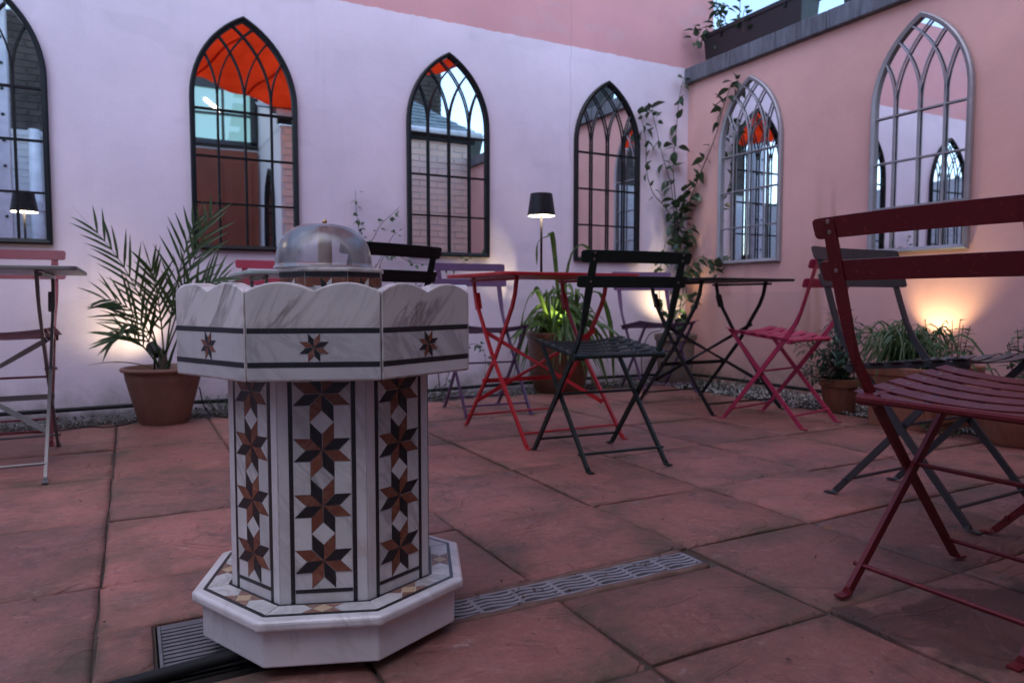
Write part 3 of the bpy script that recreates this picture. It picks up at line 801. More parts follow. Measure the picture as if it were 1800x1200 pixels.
for k in range(8):
    an = side_frame(k)
    m = MB(); m.prism([(-fw / 2 + .0012, .102), (fw / 2 - .0012, .102), (fw / 2 - .0012, .4755), (-fw / 2 + .0012, .4755)], -.0008, .002)
    P = m.build('column_panel', 'marble_plinth', FT, loc=(ap * math.cos(an), ap * math.sin(an), 0), rot=(0, 0, an + R(90)))
    for s in (-1, 1):
        m = MB(); m.prism([(s * (hc + .0008), .103), (s * (hc + .0075), .103), (s * (hc + .0075), .475), (s * (hc + .0008), .475)][::s], -.0016, 0); m.build('black_strip', 'tile_black', P)
    m = MB(); m.prism([(-hc, .1195), (hc, .1195), (hc, .1255), (-hc, .1255)], -.0016, 0); m.build('black_strip', 'tile_black', P)
    z0 = .1265
    for c in range(4):
        zc = z0 + CELL * (c + .5)
        zc_top = zc
        for q in range(8):
            if zc + .046 > .4755 and q in (1, 2): pass
            place('star_tile', T_b if q % 2 == 0 else T_r, P, (random.uniform(-.0004, .0004), -.0008 + random.uniform(-.0003, .0003), zc + random.uniform(-.0004, .0004)), (0, -R(45 * q + random.uniform(-.9, .9)), 0))
        for s in (0, math.pi):
            place('white_tile', T_t, P, (0, -.0008, zc), (0, 0 if s == 0 else math.pi, 0))
        if c < 3:
            zj = zc + hc
            place('white_tile', T_d, P, (0, -.0008, zj))
            place('white_tile', T_q, P, (0, -.0008, zj)); place('white_tile', T_q, P, (-D_ - hc, -.0008, zj))
    place('white_tile', T_v, P, (0, -.0008, z0 + hc), (0, math.pi, 0))
# scalloped basin
ab = .263 * C8; hf = .263 * S8; th = .030
Ls = .022 / (1 + math.sqrt(.5)); Dm = Ls * math.sqrt(.5)
rb2 = [(0, 0), (Ls, 0), (Ls + Dm, Dm), (Dm, Dm)]
B_b = tmesh('black_tile', rb2, 'tile_black', -.001, .001); B_r = tmesh('red_tile', rb2, 'tile_red', -.001, .001)
top = []
for sc in range(2):
    u0 = -1 + sc; 
    for i in range(13):
        t = i / 12; u = u0 + t
        z = .6075 + .0175 * math.sin(math.pi * (.03 + .94 * t)) ** .72
        top.append((u * hf, z))
prof = [(-hf, .475)] + [(hf, .475)] + [p for p in reversed(top)]
inn = (ab - th) / ab
for k in range(8):
    an = side_frame(k)
    m = MB(); n = len(prof); e = .0007
    sx = (hf - e) / hf
    m.v += [(x * sx, 0, z) for x, z in prof] + [(x * inn * sx, th, z) for x, z in prof]
    m.f += [tuple(range(n)), tuple(range(2 * n - 1, n - 1, -1))] + [(i, n + i, n + (i + 1) % n, (i + 1) % n) for i in range(n)]
    P = m.build('basin_panel', 'marble_white', FT, loc=(ab * math.cos(an), ab * math.sin(an), 0), rot=(0, 0, an + R(90)), bevel=.003, seg=3)
    for za, zb in ((.5050, .5475), (.4785, .4960)):
        m = MB(); m.prism([(-hf + .0032, za), (hf - .0032, za), (hf - .0032, zb), (-hf + .0032, zb)], -.0004, .001); m.build('marble_band', 'marble_cloudy', P)
    for za, zb in ((.5480, .5560), (.4965, .5045)):
        m = MB(); m.prism([(-hf + .003, za), (hf - .003, za), (hf - .003, zb), (-hf + .003, zb)], -.0006, .001); m.build('black_strip', 'tile_black', P)
    for q in range(8):
        place('star_tile', B_b if q % 2 == 0 else B_r, P, (0, -.0004, .5265), (0, -R(45 * q), 0))
# drum under the dome
m = MB(); m.zprism(octo(.094), .486, .647); m.build('drum', 'tile_white', FT)
m = MB(); m.zprism(octo(.0985), .6465, .654); m.build('drum_cap', 'marble_white', FT, bevel=.0025, seg=3)
ad = .094 * C8; hd = .094 * S8
Lq = .023 / (1 + math.sqrt(.5)); Dq = Lq * math.sqrt(.5)
rb3 = [(0, 0), (Lq, 0), (Lq + Dq, Dq), (Dq, Dq)]
D_b = tmesh('black_tile', rb3, 'tile_black', -.0012, .001); D_r = tmesh('white_tile', rb3, 'tile_white', -.0012, .001)
for k in range(8):
    an = side_frame(k)
    P = MB(); P.prism([(-hd + .0005, .6375), (hd - .0005, .6375), (hd - .0005, .6460), (-hd + .0005, .6460)], -.001, .001)
    P = P.build('drum_band', 'tile_black', FT, loc=(ad * math.cos(an), ad * math.sin(an), 0), rot=(0, 0, an + R(90)))
    m = MB(); m.prism([(-hd + .0005, .6205), (hd - .0005, .6205), (hd - .0005, .6370), (-hd + .0005, .6370)], -.001, .001); m.build('red_strip', 'tile_red', P)
    for q in range(8): place('star_tile', D_b if q % 2 == 0 else D_r, P, (0, -.0006, .6135), (0, -R(45 * q), 0))
# dome, water pipe and finial
m = MB(); pr = []
for k in range(17):
    a = math.pi / 2 * k / 16
    pr.append((.0865 * math.cos(a) ** .62 if k < 16 else .0005, .654 + .0815 * math.sin(a) ** .9))
pr = [(.089, .6545), (.089, .658)] + pr
m.lathe(pr, 48, (-.013, .006, 0)); m.build('dome', 'clear_plastic', FT, smooth=True)
m = MB(); m.lathe([(.013, .654), (.0125, .70), (.0115, .733)], 16, (-.011, .006, 0)); m.build('water_pipe', 'pale_wood', FT, smooth=True)
m = MB(); m.lathe([(.003, .733), (.003, .737), (.0045, .739), (.004, .743), (.0005, .744)], 12, (-.011, .006, 0)); m.build('finial', 'brass', FT, smooth=True)

# ------------------------------------------------------------------ drains, hose, pipes
CD = thing('channel_drain', 'long grey drain grating with wavy slots beside the fountain', 'drain', (0, 0, 0))
m = MB(); m.rect(.30, 1.14, 1.203, 1.285, -.034, -.028); m.build('channel', 'pit', CD)
m = MB()
m.rect(.30, 1.14, 1.2035, 1.2115, -.03, -.001); m.rect(.30, 1.14, 1.2765, 1.2845, -.03, -.001)
for k in range(10): xk = .305 + k * .0925; m.rect(xk - .005, xk + .005, 1.2117, 1.2763, -.012, -.0012)
m.build('rim', 'grate_plastic', CD, bevel=.0015)
bm_ = MB()
bm_.sweep([(x * .0925 / 10, .0042 * math.sin(x / 10 * 2 * math.pi), -.006) for x in range(11)], .0082, .010, (0, 1, 0))
bme = bm_.mesh('wavy_bar', 'grate_plastic')
for k in range(9):
    for r in range(4): place('wavy_bar', bme, CD, (.305 + .0925 * k, 1.2225 + r * .0146, 0))
SD = thing('floor_drain', 'square metal floor drain grating with straight slots under the fountain', 'drain', (.115, 1.357, 0))
m = MB(); m.rect(-.09, .09, -.088, .09, -.034, -.030); m.build('pit', 'pit', SD)
m = MB()
for a in (-1, 1):
    m.rect(a * .088 - .006 * (a > 0) - .0 , a * .088 + .006 * (a < 0), -.086, .088, -.025, -.004)
m.rect(-.082, .082, .068, .088, -.025, -.0043); m.rect(-.082, .082, -.086, -.070, -.025, -.0043)
m.build('rim', 'grate_steel', SD, bevel=.0015)
sb = MB(); sb.rect(-.0815, .0815, -.0048, .0048, -.018, -.0046); sme = sb.mesh('slot_bar', 'grate_steel')
for k in range(9): place('slot_bar', sme, SD, (0, -.060 + k * .0148, 0))
m = MB(); m.tube(smooth_path([(-.75, 1.12, .011), (-.35, 1.172, .011), (-.08, 1.208, .011), (.12, 1.230, .011), (.24, 1.240, .011)], 5), .0105, 12)
hs = m.build('hose', 'plastic_black', smooth=True); tag(hs, 'thick black rubber hose running under the fountain base', 'hose')
m = MB(); m.tube(smooth_path([(-2.3, 4.215, .045), (-.6, 4.212, .04), (.1, 4.215, .042), (.9, 4.205, .03), (1.5, 4.19, .022), (2.1, 4.2, .03), (2.9, 4.21, .035), (3.5, 4.2, .03), (3.72, 4.1, .03), (3.75, 3.7, .03), (3.745, 3.0, .03), (3.75, 2.2, .03), (3.75, .6, .03)], 5), .011, 10)
tag(m.build('water_pipe', 'plastic_black', smooth=True), 'black water pipe laid along the foot of the walls', 'pipe')
def cable(pts, label):
    m = MB(); m.tube(smooth_path(pts, 5), .0035, 6); tag(m.build('cable', 'plastic_black', smooth=True), label, 'cable')
cable([(-1.0, 3.86, .005), (-.72, 3.80, .005), (-.5, 3.84, .006), (-.36, 3.77, .006), (-.2, 3.83, .006), (-.1, 3.79, .006), (.0, 3.86, .008), (.02, 3.97, .02)], 'thin black cable snaking from the grey table to the palm pot')
cable([(.3, 3.95, .15), (.33, 3.99, .03), (.38, 3.87, .006), (.46, 3.80, .006), (.62, 3.78, .006), (.9, 3.82, .006), (1.3, 3.88, .006), (1.62, 3.95, .02), (1.70, 4.15, .05), (1.72, 4.22, .16), (1.74, 4.235, .25)], 'thin black cable from the palm pot to the wall behind the fountain')
cable([(3.2, 4.02, .02), (3.22, 4.06, .20), (3.30, 4.08, .34), (3.38, 4.05, .37)], 'thin black cable climbing into the corner pot')

# ------------------------------------------------------------------ folding bistro chairs
CH = {}
PX = .176
def chair_parts():
    P = []
    pp = [(.222, .003), (.197, .004), (.188, .012), (.0, .24), (-.142, .420), (-.182, .478), (-.203, .525), (-.225, .590), (-.252, .675), (-.2765, .752)]
    for s in (-1, 1):
        m = MB(); m.sweep([(s * PX, y, z) for y, z in pp], [.020, .020, .010, .009, .009, .010, .020, .027, .028, .026], [.004, .005, .017, .020, .021, .018, .009, .005, .005, .005], (1, 0, 0)); P.append(('back_post', m.mesh('back_post'), 0))
        xi = s * (PX - .016)
        m = MB(); m.sweep([(xi, -.238, .003), (xi, -.212, .004), (xi, -.204, .012), (xi, .02, .262), (xi, .165, .428)], [.020, .020, .010, .009, .009], [.004, .005, .017, .019, .018], (1, 0, 0)); P.append(('front_leg', m.mesh('front_leg'), 0))
        m = MB(); m.sweep([(s * (PX - .008), -.165, .395), (s * (PX - .008), .0, .411), (s * (PX - .008), .175, .434)], .016, .012, (1, 0, 0)); P.append(('seat_rail', m.mesh('seat_rail'), 0))
        m = MB(); m.tube([(s * (PX - .030), -.150, .394), (s * (PX + .012), -.150, .394)], .013, 10); P.append(('hinge', m.mesh('hinge'), 0))
    for y, z in ((.158, .052), (-.168, .055), (.006, .246)):
        m = MB(); m.tube([(-PX, y, z), (PX, y, z)], .005, 8); P.append(('stretcher', m.mesh('stretcher'), 0))
    m = MB(); m.tube([(-PX, -.160, .396), (PX, -.160, .396)], .008, 8); P.append(('rear_rod', m.mesh('rear_rod'), 0))
    xs = [-.21, -.2075, -.2025, -.194, -.15, -.1, -.05, 0, .05, .1, .15, .194, .2025, .2075, .21]
    for zc, h, y0 in ((.738, .042, -.2705), (.655, .041, -.2440)):
        hh = [h * .62, h * .84, h * .96, h] + [h] * 7 + [h, h * .96, h * .84, h * .62]
        m = MB(); m.sweep([(x * 1.045, y0 + .004 - .022 * (1 - (x / .21) ** 2) + .006, zc) for x in xs], .0035, hh, (0, 1, .32)); P.append(('back_slat', m.mesh('back_slat'), 0))
    for k in range(6):
        y = -.128 + k * .0565
        zc = .4225 + .125 * (y - .01)
        ww = [.040, .045, .0475] + [.048] * 9 + [.0475, .045, .040]
        m = MB(); m.sweep([(x * .965, y, zc - .019 * (1 - (x / .21) ** 2) + .004) for x in xs], .0405, .0028, (0, 1, .125)); P.append(('seat_slat', m.mesh('seat_slat'), 0))
    return P
rv = MB(); rv.lathe([(.0045, 0), (.0042, .0012), (.003, .0016), (.0028, .0008), (.0002, .0006)], 10)
RVM = rv.mesh('rivet', 'rivet_steel')
def chair(label, cat_mat, loc, ang, group, tall=1.0, rivets=True):
    """ang = direction the sitter faces, degrees from +X"""
    if 'p' not in CH:
        CH['p'] = chair_parts()
        for _, me, _ in CH['p']: me.materials.append(MATS['black_paint'])
    t = thing('folding_chair', label, 'chair', (loc[0], loc[1], .002), R(ang - 90), group)
    t.scale = (1, 1, tall)
    for nme, me, _ in CH['p']: place(nme, me, t, mat=cat_mat)
    if rivets:
        for s in (-1, 1):
            for y, z in ((-.2775, .749), (-.2715, .729), (-.2485, .655)):
                place('rivet', RVM, t, (s * PX, y, z), (R(90 + 18), 0, 0))
            for k in range(6):
                y = -.128 + k * .0565
                place('rivet', RVM, t, (s * PX * .96, y, .4225 + .125 * (y - .01) - .019 * (1 - (.169 / .2026) ** 2) + .0055))
G = 'folding slatted chairs around the courtyard'
chair('dark red folding chair with worn paint drawn up to the dark red table', 'dark_red_paint', (1.474, .768), 0.5, G, .997)
chair('charcoal grey folding chair beside the terracotta planters', 'charcoal_paint', (2.060, 1.240), 272, G, 1.0)
chair('pink red folding chair with a shiny seat beside the black table', 'pink_red_paint', (2.815, 2.475), 101, G, 1.02, False)
chair('black green folding chair in front of the bright red table', 'green_black_paint', (1.553, 2.215), 85, G, 1.0)
chair('purple folding chair between the red table and the strappy potted plant', 'purple_paint', (1.665, 3.42), 265, G, 1.05, False)
chair('purple folding chair behind the black table by the corner climber', 'purple_paint', (3.05, 3.68), 256, G, 1.03, False)
chair('black folding chair turned towards the pale green table, behind the fountain', 'black_paint', (.690, 2.56), 112, G, 1.03, False)
chair('magenta red folding chair behind the pale green table, by the palm', 'magenta_paint', (.69, 3.62), 268, G, 1.05)
chair('maroon folding chair behind the silver grey table', 'maroon_paint', (-.475, 3.63), 270, G, 1.08)

# ------------------------------------------------------------------ folding bistro tables
def table(label, mat, loc, sx, sy, rz=0, ht=.705, dx=None, dy=.30):
    t = thing('folding_table', label, 'table', (loc[0], loc[1], .002), rz, 'folding metal tables around the courtyard')
    dx = dx or sx / 2 - .095
    m = MB(); poly = []
    for cx, cy, a0 in ((1, 1, 0), (-1, 1, 90), (-1, -1, 180), (1, -1, 270)):
        for k in range(5):
            a = R(a0 + 22.5 * k); poly.append((cx * (sx / 2 - .025) + .025 * math.cos(a), cy * (sy / 2 - .025) + .025 * math.sin(a)))
    m.zprism(poly, ht - .014, ht); m.build('tabletop', mat, t, bevel=.003)
    z1 = ht - .015
    for s in (-1, 1):
        for q in (-1, 1):
            x = s * dx - (.012 * s if q > 0 else 0)
            m = MB(); m.sweep([(x, q * (dy + .028), .003), (x, q * (dy + .004), .004), (x, q * (dy - .004), .012), (x, 0, z1 * .50), (x, -q * (dy - .145), z1 * .82), (x, -q * (dy - .120), z1 * .90), (x, -q * (dy - .105), z1)], [.018, .018, .010, .010, .010, .011, .012], [.004, .005, .016, .018, .018, .017, .016], (1, 0, 0)); m.build('leg', mat, t)
        m = MB(); m.tube([(s * dx - .02, 0, z1 * .5), (s * dx + .02, 0, z1 * .5)], .006, 8); m.build('pivot', 'rivet_steel', t)
        m = MB(); m.box((s * dx, 0, z1 * .985), (.014, 2 * dy - .16, .012)); m.build('top_rail', mat, t)
        m = MB(); m.sweep([(s * dx - s * .004, (dy - .152), z1 * .80), (s * dx - s * .004, (dy - .128), z1 * .90)], .022, .026, (1, 0, 0)); m.build('catch', mat, t)
    for q in (-1, 1):
        m = MB(); m.tube([(-dx, q * (dy - .035), .055), (dx, q * (dy - .035), .055)], .0048, 8); m.build('stretcher', mat, t)
    m = MB(); m.sweep([(-dx, .105, z1 * .335), (dx, .105, z1 * .335)], .020, .005, (0, 0, 1)); m.build('cross_rail', mat, t)
    for q in (1, -1):
        a = Vector((-q * dx, .09 * q, z1 * .66)); b = Vector((q * dx, -.155 * q, z1 * .20))
        pts = [a.lerp(b, k / 8) for k in range(9)]
        m = MB(); m.sweep(pts, [.006, .006, .008, .012, .018, .012, .008, .006, .006], [.018, .018, .016, .012, .006, .012, .016, .018, .018], (0, 1, 0)); m.build('brace', mat, t)
    return t
table('bright red folding table with a lit lamp on it', 'bright_red_paint', (1.615, 2.76), .66, .60)
table('black folding table in front of the salmon wall', 'black_paint', (2.86, 3.02), .64, .66, dx=.245)
table('silver grey folding table in front of the maroon chair', 'silver_paint', (-.51, 3.07), .72, .66, dx=.25, dy=.32)
table('pale green folding table between the black chair and the magenta chair', 'pale_green_paint', (.665, 3.10), .56, .58, dx=.20, dy=.26)
table('dark red folding table beside the dark red and charcoal chairs', 'dark_red_paint', (2.125, .70), .62, .60)

# ------------------------------------------------------------------ lamps
def table_lamp(label, loc, s=1.0, watts=.7):
    t = thing('table_lamp', label, 'lamp', loc, 0, 'cordless table lamps'); t.scale = (s, s, s)
    m = MB(); m.lathe([(.0005, .009), (.052, .009), (.055, .006), (.055, 0), (.0005, 0)], 28); m.build('base', 'lamp_black', t, smooth=False)
    m = MB(); m.tube([(0, 0, .008), (0, 0, .345)], .0055, 10); m.build('stem', 'lamp_black', t, smooth=True)
    m = MB(); m.lathe([(.0625, .262), (.0635, .262), (.049, .362), (.0005, .364), (.0005, .361), (.047, .359), (.0615, .264)], 36); m.build('shade', 'lamp_black', t, smooth=False)
    m = MB(); m.lathe([(.0072, .2645), (.0605, .2645), (.0590, .271), (.0072, .271)], 28, closed=True); m.build('diffuser', 'lamp_glow', t)
    l = bpy.data.lights.new('lamp_light', 'SPOT'); l.energy = watts; l.color = (1, .74, .45); l.shadow_soft_size = .04; l.spot_size = R(120); l.spot_blend = .6
    lo = bpy.data.objects.new('lamp_light', l); COL.objects.link(lo); lo.parent = t; lo.location = (0, 0, .260)
table_lamp('black cordless lamp glowing on the bright red table', (1.645, 2.80, .708))
TT = thing('side_table', 'tall dark side table standing beside the steel post', 'table', (-.66, 2.18, .0))
m = MB(); m.lathe([(.0005, .84), (.2, .84), (.2, .86), (.0005, .86)], 32); m.build('tabletop', 'pale_wood', TT)
m = MB(); m.tube([(0, 0, .02), (0, 0, .84)], .025, 14); m.build('column', 'black_paint', TT, smooth=True)
m = MB(); m.lathe([(.0005, .02), (.17, .015), (.175, 0), (.0005, 0)], 28); m.build('base', 'black_paint', TT)
table_lamp('larger lamp on the tall side table, seen only in a mirror', (-.66, 2.18, .86), 1.4, .8)

def spot(label, loc, aim, watts, size=70, blend=.5, col=(1, .76, .46), r=.02):
    d = (Vector(aim) - Vector(loc)).normalized()
    t = thing('garden_spotlight', label, 'spotlight', loc, 0, 'small black spotlights in the pots')
    q = d.to_track_quat('Z', 'Y'); 
    m = MB(); m.lathe([(.0005, -.055), (.020, -.055), (.027, -.045), (.027, .030), (.0245, .030), (.0245, .012), (.0005, .012)], 20)
    o = m.build('housing', 'plastic_black', t); o.rotation_euler = q.to_euler()
    m = MB(); m.disc((0, 0, .0135), .0235, 20); o = m.build('lens', 'spot_glow', t); o.rotation_euler = q.to_euler()
    m = MB(); m.tube([(0, 0, -.02), (0, 0, -.20)], .005, 8); m.build('spike', 'plastic_black', t)
    l = bpy.data.lights.new('spot_light', 'SPOT'); l.energy = watts; l.color = col; l.shadow_soft_size = r; l.spot_size = R(size); l.spot_blend = blend
    lo = bpy.data.objects.new('spot_light', l); COL.objects.link(lo); lo.parent = t; lo.location = d * .034
    lo.rotation_euler = (-d).to_track_quat('Z', 'Y').to_euler()
spot('small black spotlight in the palm pot shining on the wall', (.10, 3.985, .35), (-.03, 4.25, .50), 2.2, 105, 1.0, (1, .84, .50))
spot('small black spotlight among the strap leaves in the brown pot', (2.40, 3.775, .43), (2.42, 4.05, .90), 12.0, 120, .9, (1, .86, .48))
spot('small black spotlight in the corner pot under the climber', (3.53, 4.02, .42), (3.58, 4.25, .72), 3.0, 130, .9, (1, .82, .46))
spot('small black spotlight in the rectangular planter shining up the salmon wall', (3.60, 2.28, .35), (3.79, 2.26, .60), 3.0, 92, .75, (1, .82, .42), .008)

# ------------------------------------------------------------------ pots and plants
def pot(name, label, loc, prof, mat, soil_r, soil_z, n=36, group=None, rz=0):
    t = thing(name, label, 'plant pot', loc, rz, group)
    m = MB(); m.lathe(prof, n, wob=.004); m.disc((0, 0, .004), prof[0][0], n)
    m.build('pot', mat, t, smooth=True).modifiers.new('e', 'EDGE_SPLIT').split_angle = R(35)
    m = MB(); m.lathe([(.0005, soil_z + .006), (soil_r * .5, soil_z + .004), (soil_r, soil_z)], n); m.build('soil', 'soil', t, smooth=True)
    return t
def leaf_shape(L, W, n=5, fold=.25, bend=.15):
    """pointed leaf along +Y from the origin, folded on its midrib"""
    m = MB()
    for i in range(n + 1):
        t = i / n; w = W / 2 * math.sin(math.pi * min(1, .06 + .94 * t ** .8)) if 0 < i < n else W * .02
        y = L * t; z = -bend * L * t * t
        m.v += [(-w, y, z + fold * w), (0, y, z), (w, y, z + fold * w)]
    for i in range(n):
        a = 3 * i; m.f += [(a, a + 1, a + 4, a + 3), (a + 1, a + 2, a + 5, a + 4)]
    return m
def blade(m, path, w, up=(0, 0, 1), taper=.6, fold=.0):
    """flat strap leaf along a path, tapering to a point"""
    n = len(path); o = len(m.v)
    for i, p in enumerate(path):
        p = Vector(p); tg = (Vector(path[min(i + 1, n - 1)]) - Vector(path[max(i - 1, 0)])).normalized()
        sd = tg.cross(Vector(up))
        sd = sd.normalized() if sd.length > 1e-4 else Vector((1, 0, 0))
        t = i / (n - 1); ww = w / 2 * (min(1, .45 + 2.2 * t) * (1 - max(0, (t - taper) / (1 - taper)) ** 1.5) + .02)
        nn = sd.cross(tg)
        m.v += [tuple(p - sd * ww + nn * fold * ww), tuple(p), tuple(p + sd * ww + nn * fold * ww)]
    for i in range(n - 1):
        a = o + 3 * i; m.f += [(a, a + 1, a + 4, a + 3), (a + 1, a + 2, a + 5, a + 4)]

# palm ---------------------------------------------------------------
PL = (.133, 3.845)
pot('flowerpot', 'large terracotta coloured pot with a rolled rim holding the palm', (*PL, 0),
    [(.108, 0), (.112, .006), (.150, .150), (.163, .205), (.166, .212), (.170, .250), (.184, .254), (.188, .262), (.186, .270), (.176, .272), (.168, .262), (.160, .22)], 'terracotta_plastic', .168, .235)
PT = thing('palm', 'feathery green potted palm with arching fronds', 'palm', (*PL, .237))
rnd = random.Random(11)
def frond(tip, ctrl, base=(0, 0, 0), ll=.17, n=17, start=.28, seed=0):
    rr = random.Random(seed); path = bez(base, ctrl, tip, 24)
    ref = Vector((rr.uniform(-.3, .3), -1, rr.uniform(.1, .7))).normalized()
    m = MB(); m.tube(path, [.0052 - .0042 * i / 24 for i in range(25)], 6)
    for i in range(n):
        t = start + (1 - start) * (i + .5) / n; k = t * 24; a = int(min(23, k)); p = path[a].lerp(path[a + 1], k - a)
        tg = (path[min(a + 2, 24)] - path[max(a - 1, 0)]).normalized()
        side = tg.cross(ref)
        side = side.normalized() if side.length > .1 else Vector((1, 0, 0))
        nrm = side.cross(tg).normalized()
        L = ll * (.55 + .75 * math.sin(math.pi * (.15 + .75 * t))) * rr.uniform(.85, 1.12)
        for s in (-1, 1):
            fa = R(rr.uniform(34, 50) - 14 * t); up_ = R(rr.uniform(8, 34))
            d = (tg * math.cos(fa) + (side * s * math.cos(up_) + nrm * math.sin(up_)) * math.sin(fa)).normalized()
            e = p + d * L + Vector((0, 0, -.10 * L))
            blade(m, bez(p, p + d * L * .5 + nrm * .004, e, 4), .0125, nrm, .4, .3)
    d = (path[24] - path[22]).normalized(); blade(m, [path[24], path[24] + d * ll * .4, path[24] + d * ll * .85], .009)
    m.build('frond', 'leaf_palm', PT)
FR = [((-.27, -.05, .68), (-.06, -.02, .44)), ((-.24, -.16, .36), (-.08, -.07, .36)),
      ((-.22, -.02, .16), (-.13, -.01, .26)), ((-.17, -.22, .24), (-.08, -.1, .30)), ((.16, .03, .74), (.05, .02, .45)), ((.24, .02, .78), (.10, 0, .44)),
      ((.27, -.03, .47), (.11, -.02, .42)), ((.24, -.12, .34), (.10, -.06, .34)), 
       ((.30, .08, .42), (.12, .04, .42)), ((-.04, -.10, .50), (.0, -.06, .36))]
for k, (tp, ct) in enumerate(FR):
    frond(tp, ct, (rnd.uniform(-.02, .02), rnd.uniform(-.02, .02), 0), .168 if k != 2 else .12, 10, .30, k)
m = MB(); blade(m, bez((-.02, 0, .01), (-.14, -.03, .09), (-.33, -.04, .055), 8), .030, (0, 0, 1), .5, .3); m.build('frond', 'leaf_palm', PT)
m = MB(); m.lathe([(.030, -.01), (.026, .03), (.018, .09), (.006, .12)], 10); m.build('stem', 'stem_brown', PT, smooth=True)

# strap-leaved plant in brown glazed pot -------------------------------
AG = (2.445, 3.93)
pot('flowerpot', 'brown glazed pot holding the strappy green plant', (*AG, 0),
    [(.150, 0), (.160, .012), (.185, .12), (.200, .25), (.207, .34), (.216, .36), (.216, .385), (.206, .388), (.196, .375), (.190, .33)], 'glazed_brown', .192, .345)
AT = thing('strap_leaf_plant', 'clump of arching green strap leaves lit from within', 'plant', (*AG, .345))
rnd = random.Random(4)
for k in range(124):
    a = rnd.uniform(0, 2 * math.pi); sp = rnd.uniform(.20, .44) if k < 100 else rnd.uniform(.06, .18)
    up = rnd.uniform(.10, .24) if k < 100 else rnd.uniform(.20, .30)
    if math.sin(a) > .45: sp = min(sp, .24)
    bx, by = rnd.uniform(-.08, .08), rnd.uniform(-.08, .08)
    dx, dy = math.cos(a), math.sin(a)
    end_z = rnd.uniform(-.34, .10) if k < 100 else up * .9
    pts = bez((bx, by, 0), (bx + dx * sp * .35, by + dy * sp * .35, up * 1.7), (bx + dx * sp, by + dy * sp, end_z), 11)
    m = MB(); blade(m, pts, rnd.uniform(.024, .036), (rnd.uniform(-.9, .9), rnd.uniform(-1.3, .1), .8), .6, .25); m.build('leaf', 'leaf_strap', AT)
for pts in (((.02, 0, 0), (-.06, -.02, .62), (-.12, -.05, .64), (-.20, -.07, .60), (-.215, -.08, .46)), ((0, 0, 0), (.06, -.02, .48), (.14, -.05, .60), (.24, -.08, .50)), ((-.05, 0, 0), (-.2, -.06, .3), (-.32, -.1, .16), (-.37, -.12, -.20)), ((.05, 0, 0), (.2, -.1, .3), (.30, -.14, .10), (.32, -.16, -.3))):
    m = MB(); blade(m, smooth_path(pts, 4), .032, (.02, .3, 1), .7, .2); m.build('leaf', 'leaf_strap', AT)

# corner climber -------------------------------------------------------
CP = (3.46, 3.98)
pot('flowerpot', 'weathered clay pot in the corner at the foot of the climber', (*CP, 0),
    [(.110, 0), (.116, .01), (.128, .15), (.138, .30), (.150, .305), (.152, .345), (.140, .348), (.132, .30)], 'weathered_clay', .133, .315)
CL = thing('climbing_plant', 'leafy climber growing up both walls in the corner', 'climber', (*CP, .315))
stems = [[(3.47, 3.99, .30), (3.60, 4.15, .6), (3.68, 4.2, .837), (3.635, 4.2, 1.134), (3.592, 4.2, 1.427), (3.506, 4.21, 1.671), (3.422, 4.21, 1.93), (3.369, 4.21, 1.984)],
         [(3.66, 4.19, .9), (3.65, 4.2, 1.22), (3.617, 4.21, 1.555), (3.639, 4.21, 1.851), (3.672, 4.21, 2.126), (3.70, 4.2, 2.25)],
         [(3.63, 4.19, 1.15), (3.54, 4.2, 1.277), (3.431, 4.21, 1.374), (3.365, 4.21, 1.534), (3.357, 4.21, 1.738), (3.318, 4.21, 1.897), (3.276, 4.2, 1.94)],
         [(3.66, 4.17, 1.12), (3.74, 4.15, 1.354), (3.755, 4.08, 1.509), (3.755, 3.985, 1.656), (3.755, 3.903, 1.802), (3.755, 3.85, 1.951), (3.755, 3.772, 2.089), (3.755, 3.70, 2.107)],
         [(3.50, 3.99, .32), (3.62, 4.10, .62), (3.70, 4.03, .90), (3.72, 3.90, .83), (3.72, 3.80, .76)],
         [(3.45, 3.97, .32), (3.52, 4.0, .52), (3.58, 3.95, .60), (3.62, 3.88, .55)], [(3.44, 4.0, .32), (3.42, 4.1, .55), (3.47, 4.17, .80), (3.55, 4.2, 1.05)]]
o0 = Vector((*CP, .315))
LF = [leaf_shape(.080, .052, 5, .3, .2).mesh('leaf', 'leaf_climber', True), leaf_shape(.092, .056, 5, .2, .35).mesh('leaf', 'leaf_climber', True), leaf_shape(.062, .044, 5, .35, .1).mesh('leaf', 'leaf_climber', True)]
rnd = random.Random(21)
def leaves_on(parent, path, o, n, meshes, spread, wall, sc=(.7, 1.15)):
    for i in range(n):
        k = rnd.random() * (len(path) - 1); a = int(k); p = path[a].lerp(path[min(a + 1, len(path) - 1)], k - a)
        an = rnd.uniform(0, 2 * math.pi)
        d = Vector((math.cos(an), -.35 + .3 * math.sin(an * 2), math.sin(an) * .8 - .15)) if wall == 'y' else Vector((-.35 + .3 * math.sin(an * 2), math.cos(an), math.sin(an) * .8 - .15))
        d.normalize(); p = p + d * rnd.uniform(.0, spread)
        if wall == 'y': p.y = min(p.y, 4.225)
        else: p.x = min(p.x, 3.765)
        q = d.to_track_quat('Y', 'Z') @ Matrix.Rotation(rnd.uniform(-.9, .9), 4, 'Y').to_quaternion()
        ob = place('leaf', rnd.choice(meshes), parent, p - o, q.to_euler()); s = rnd.uniform(*sc); ob.scale = (s, s, s)
for i, st in enumerate(stems):
    path = smooth_path(st, 6)
    m = MB(); m.tube([p - o0 for p in path], [.0045 - .003 * k / len(path) for k in range(len(path))], 6); m.build('stem', 'stem_brown', CL, smooth=True)
    leaves_on(CL, path, o0, [70, 24, 22, 40, 28, 18, 28][i], LF, .035, 'x' if i == 3 else 'y')
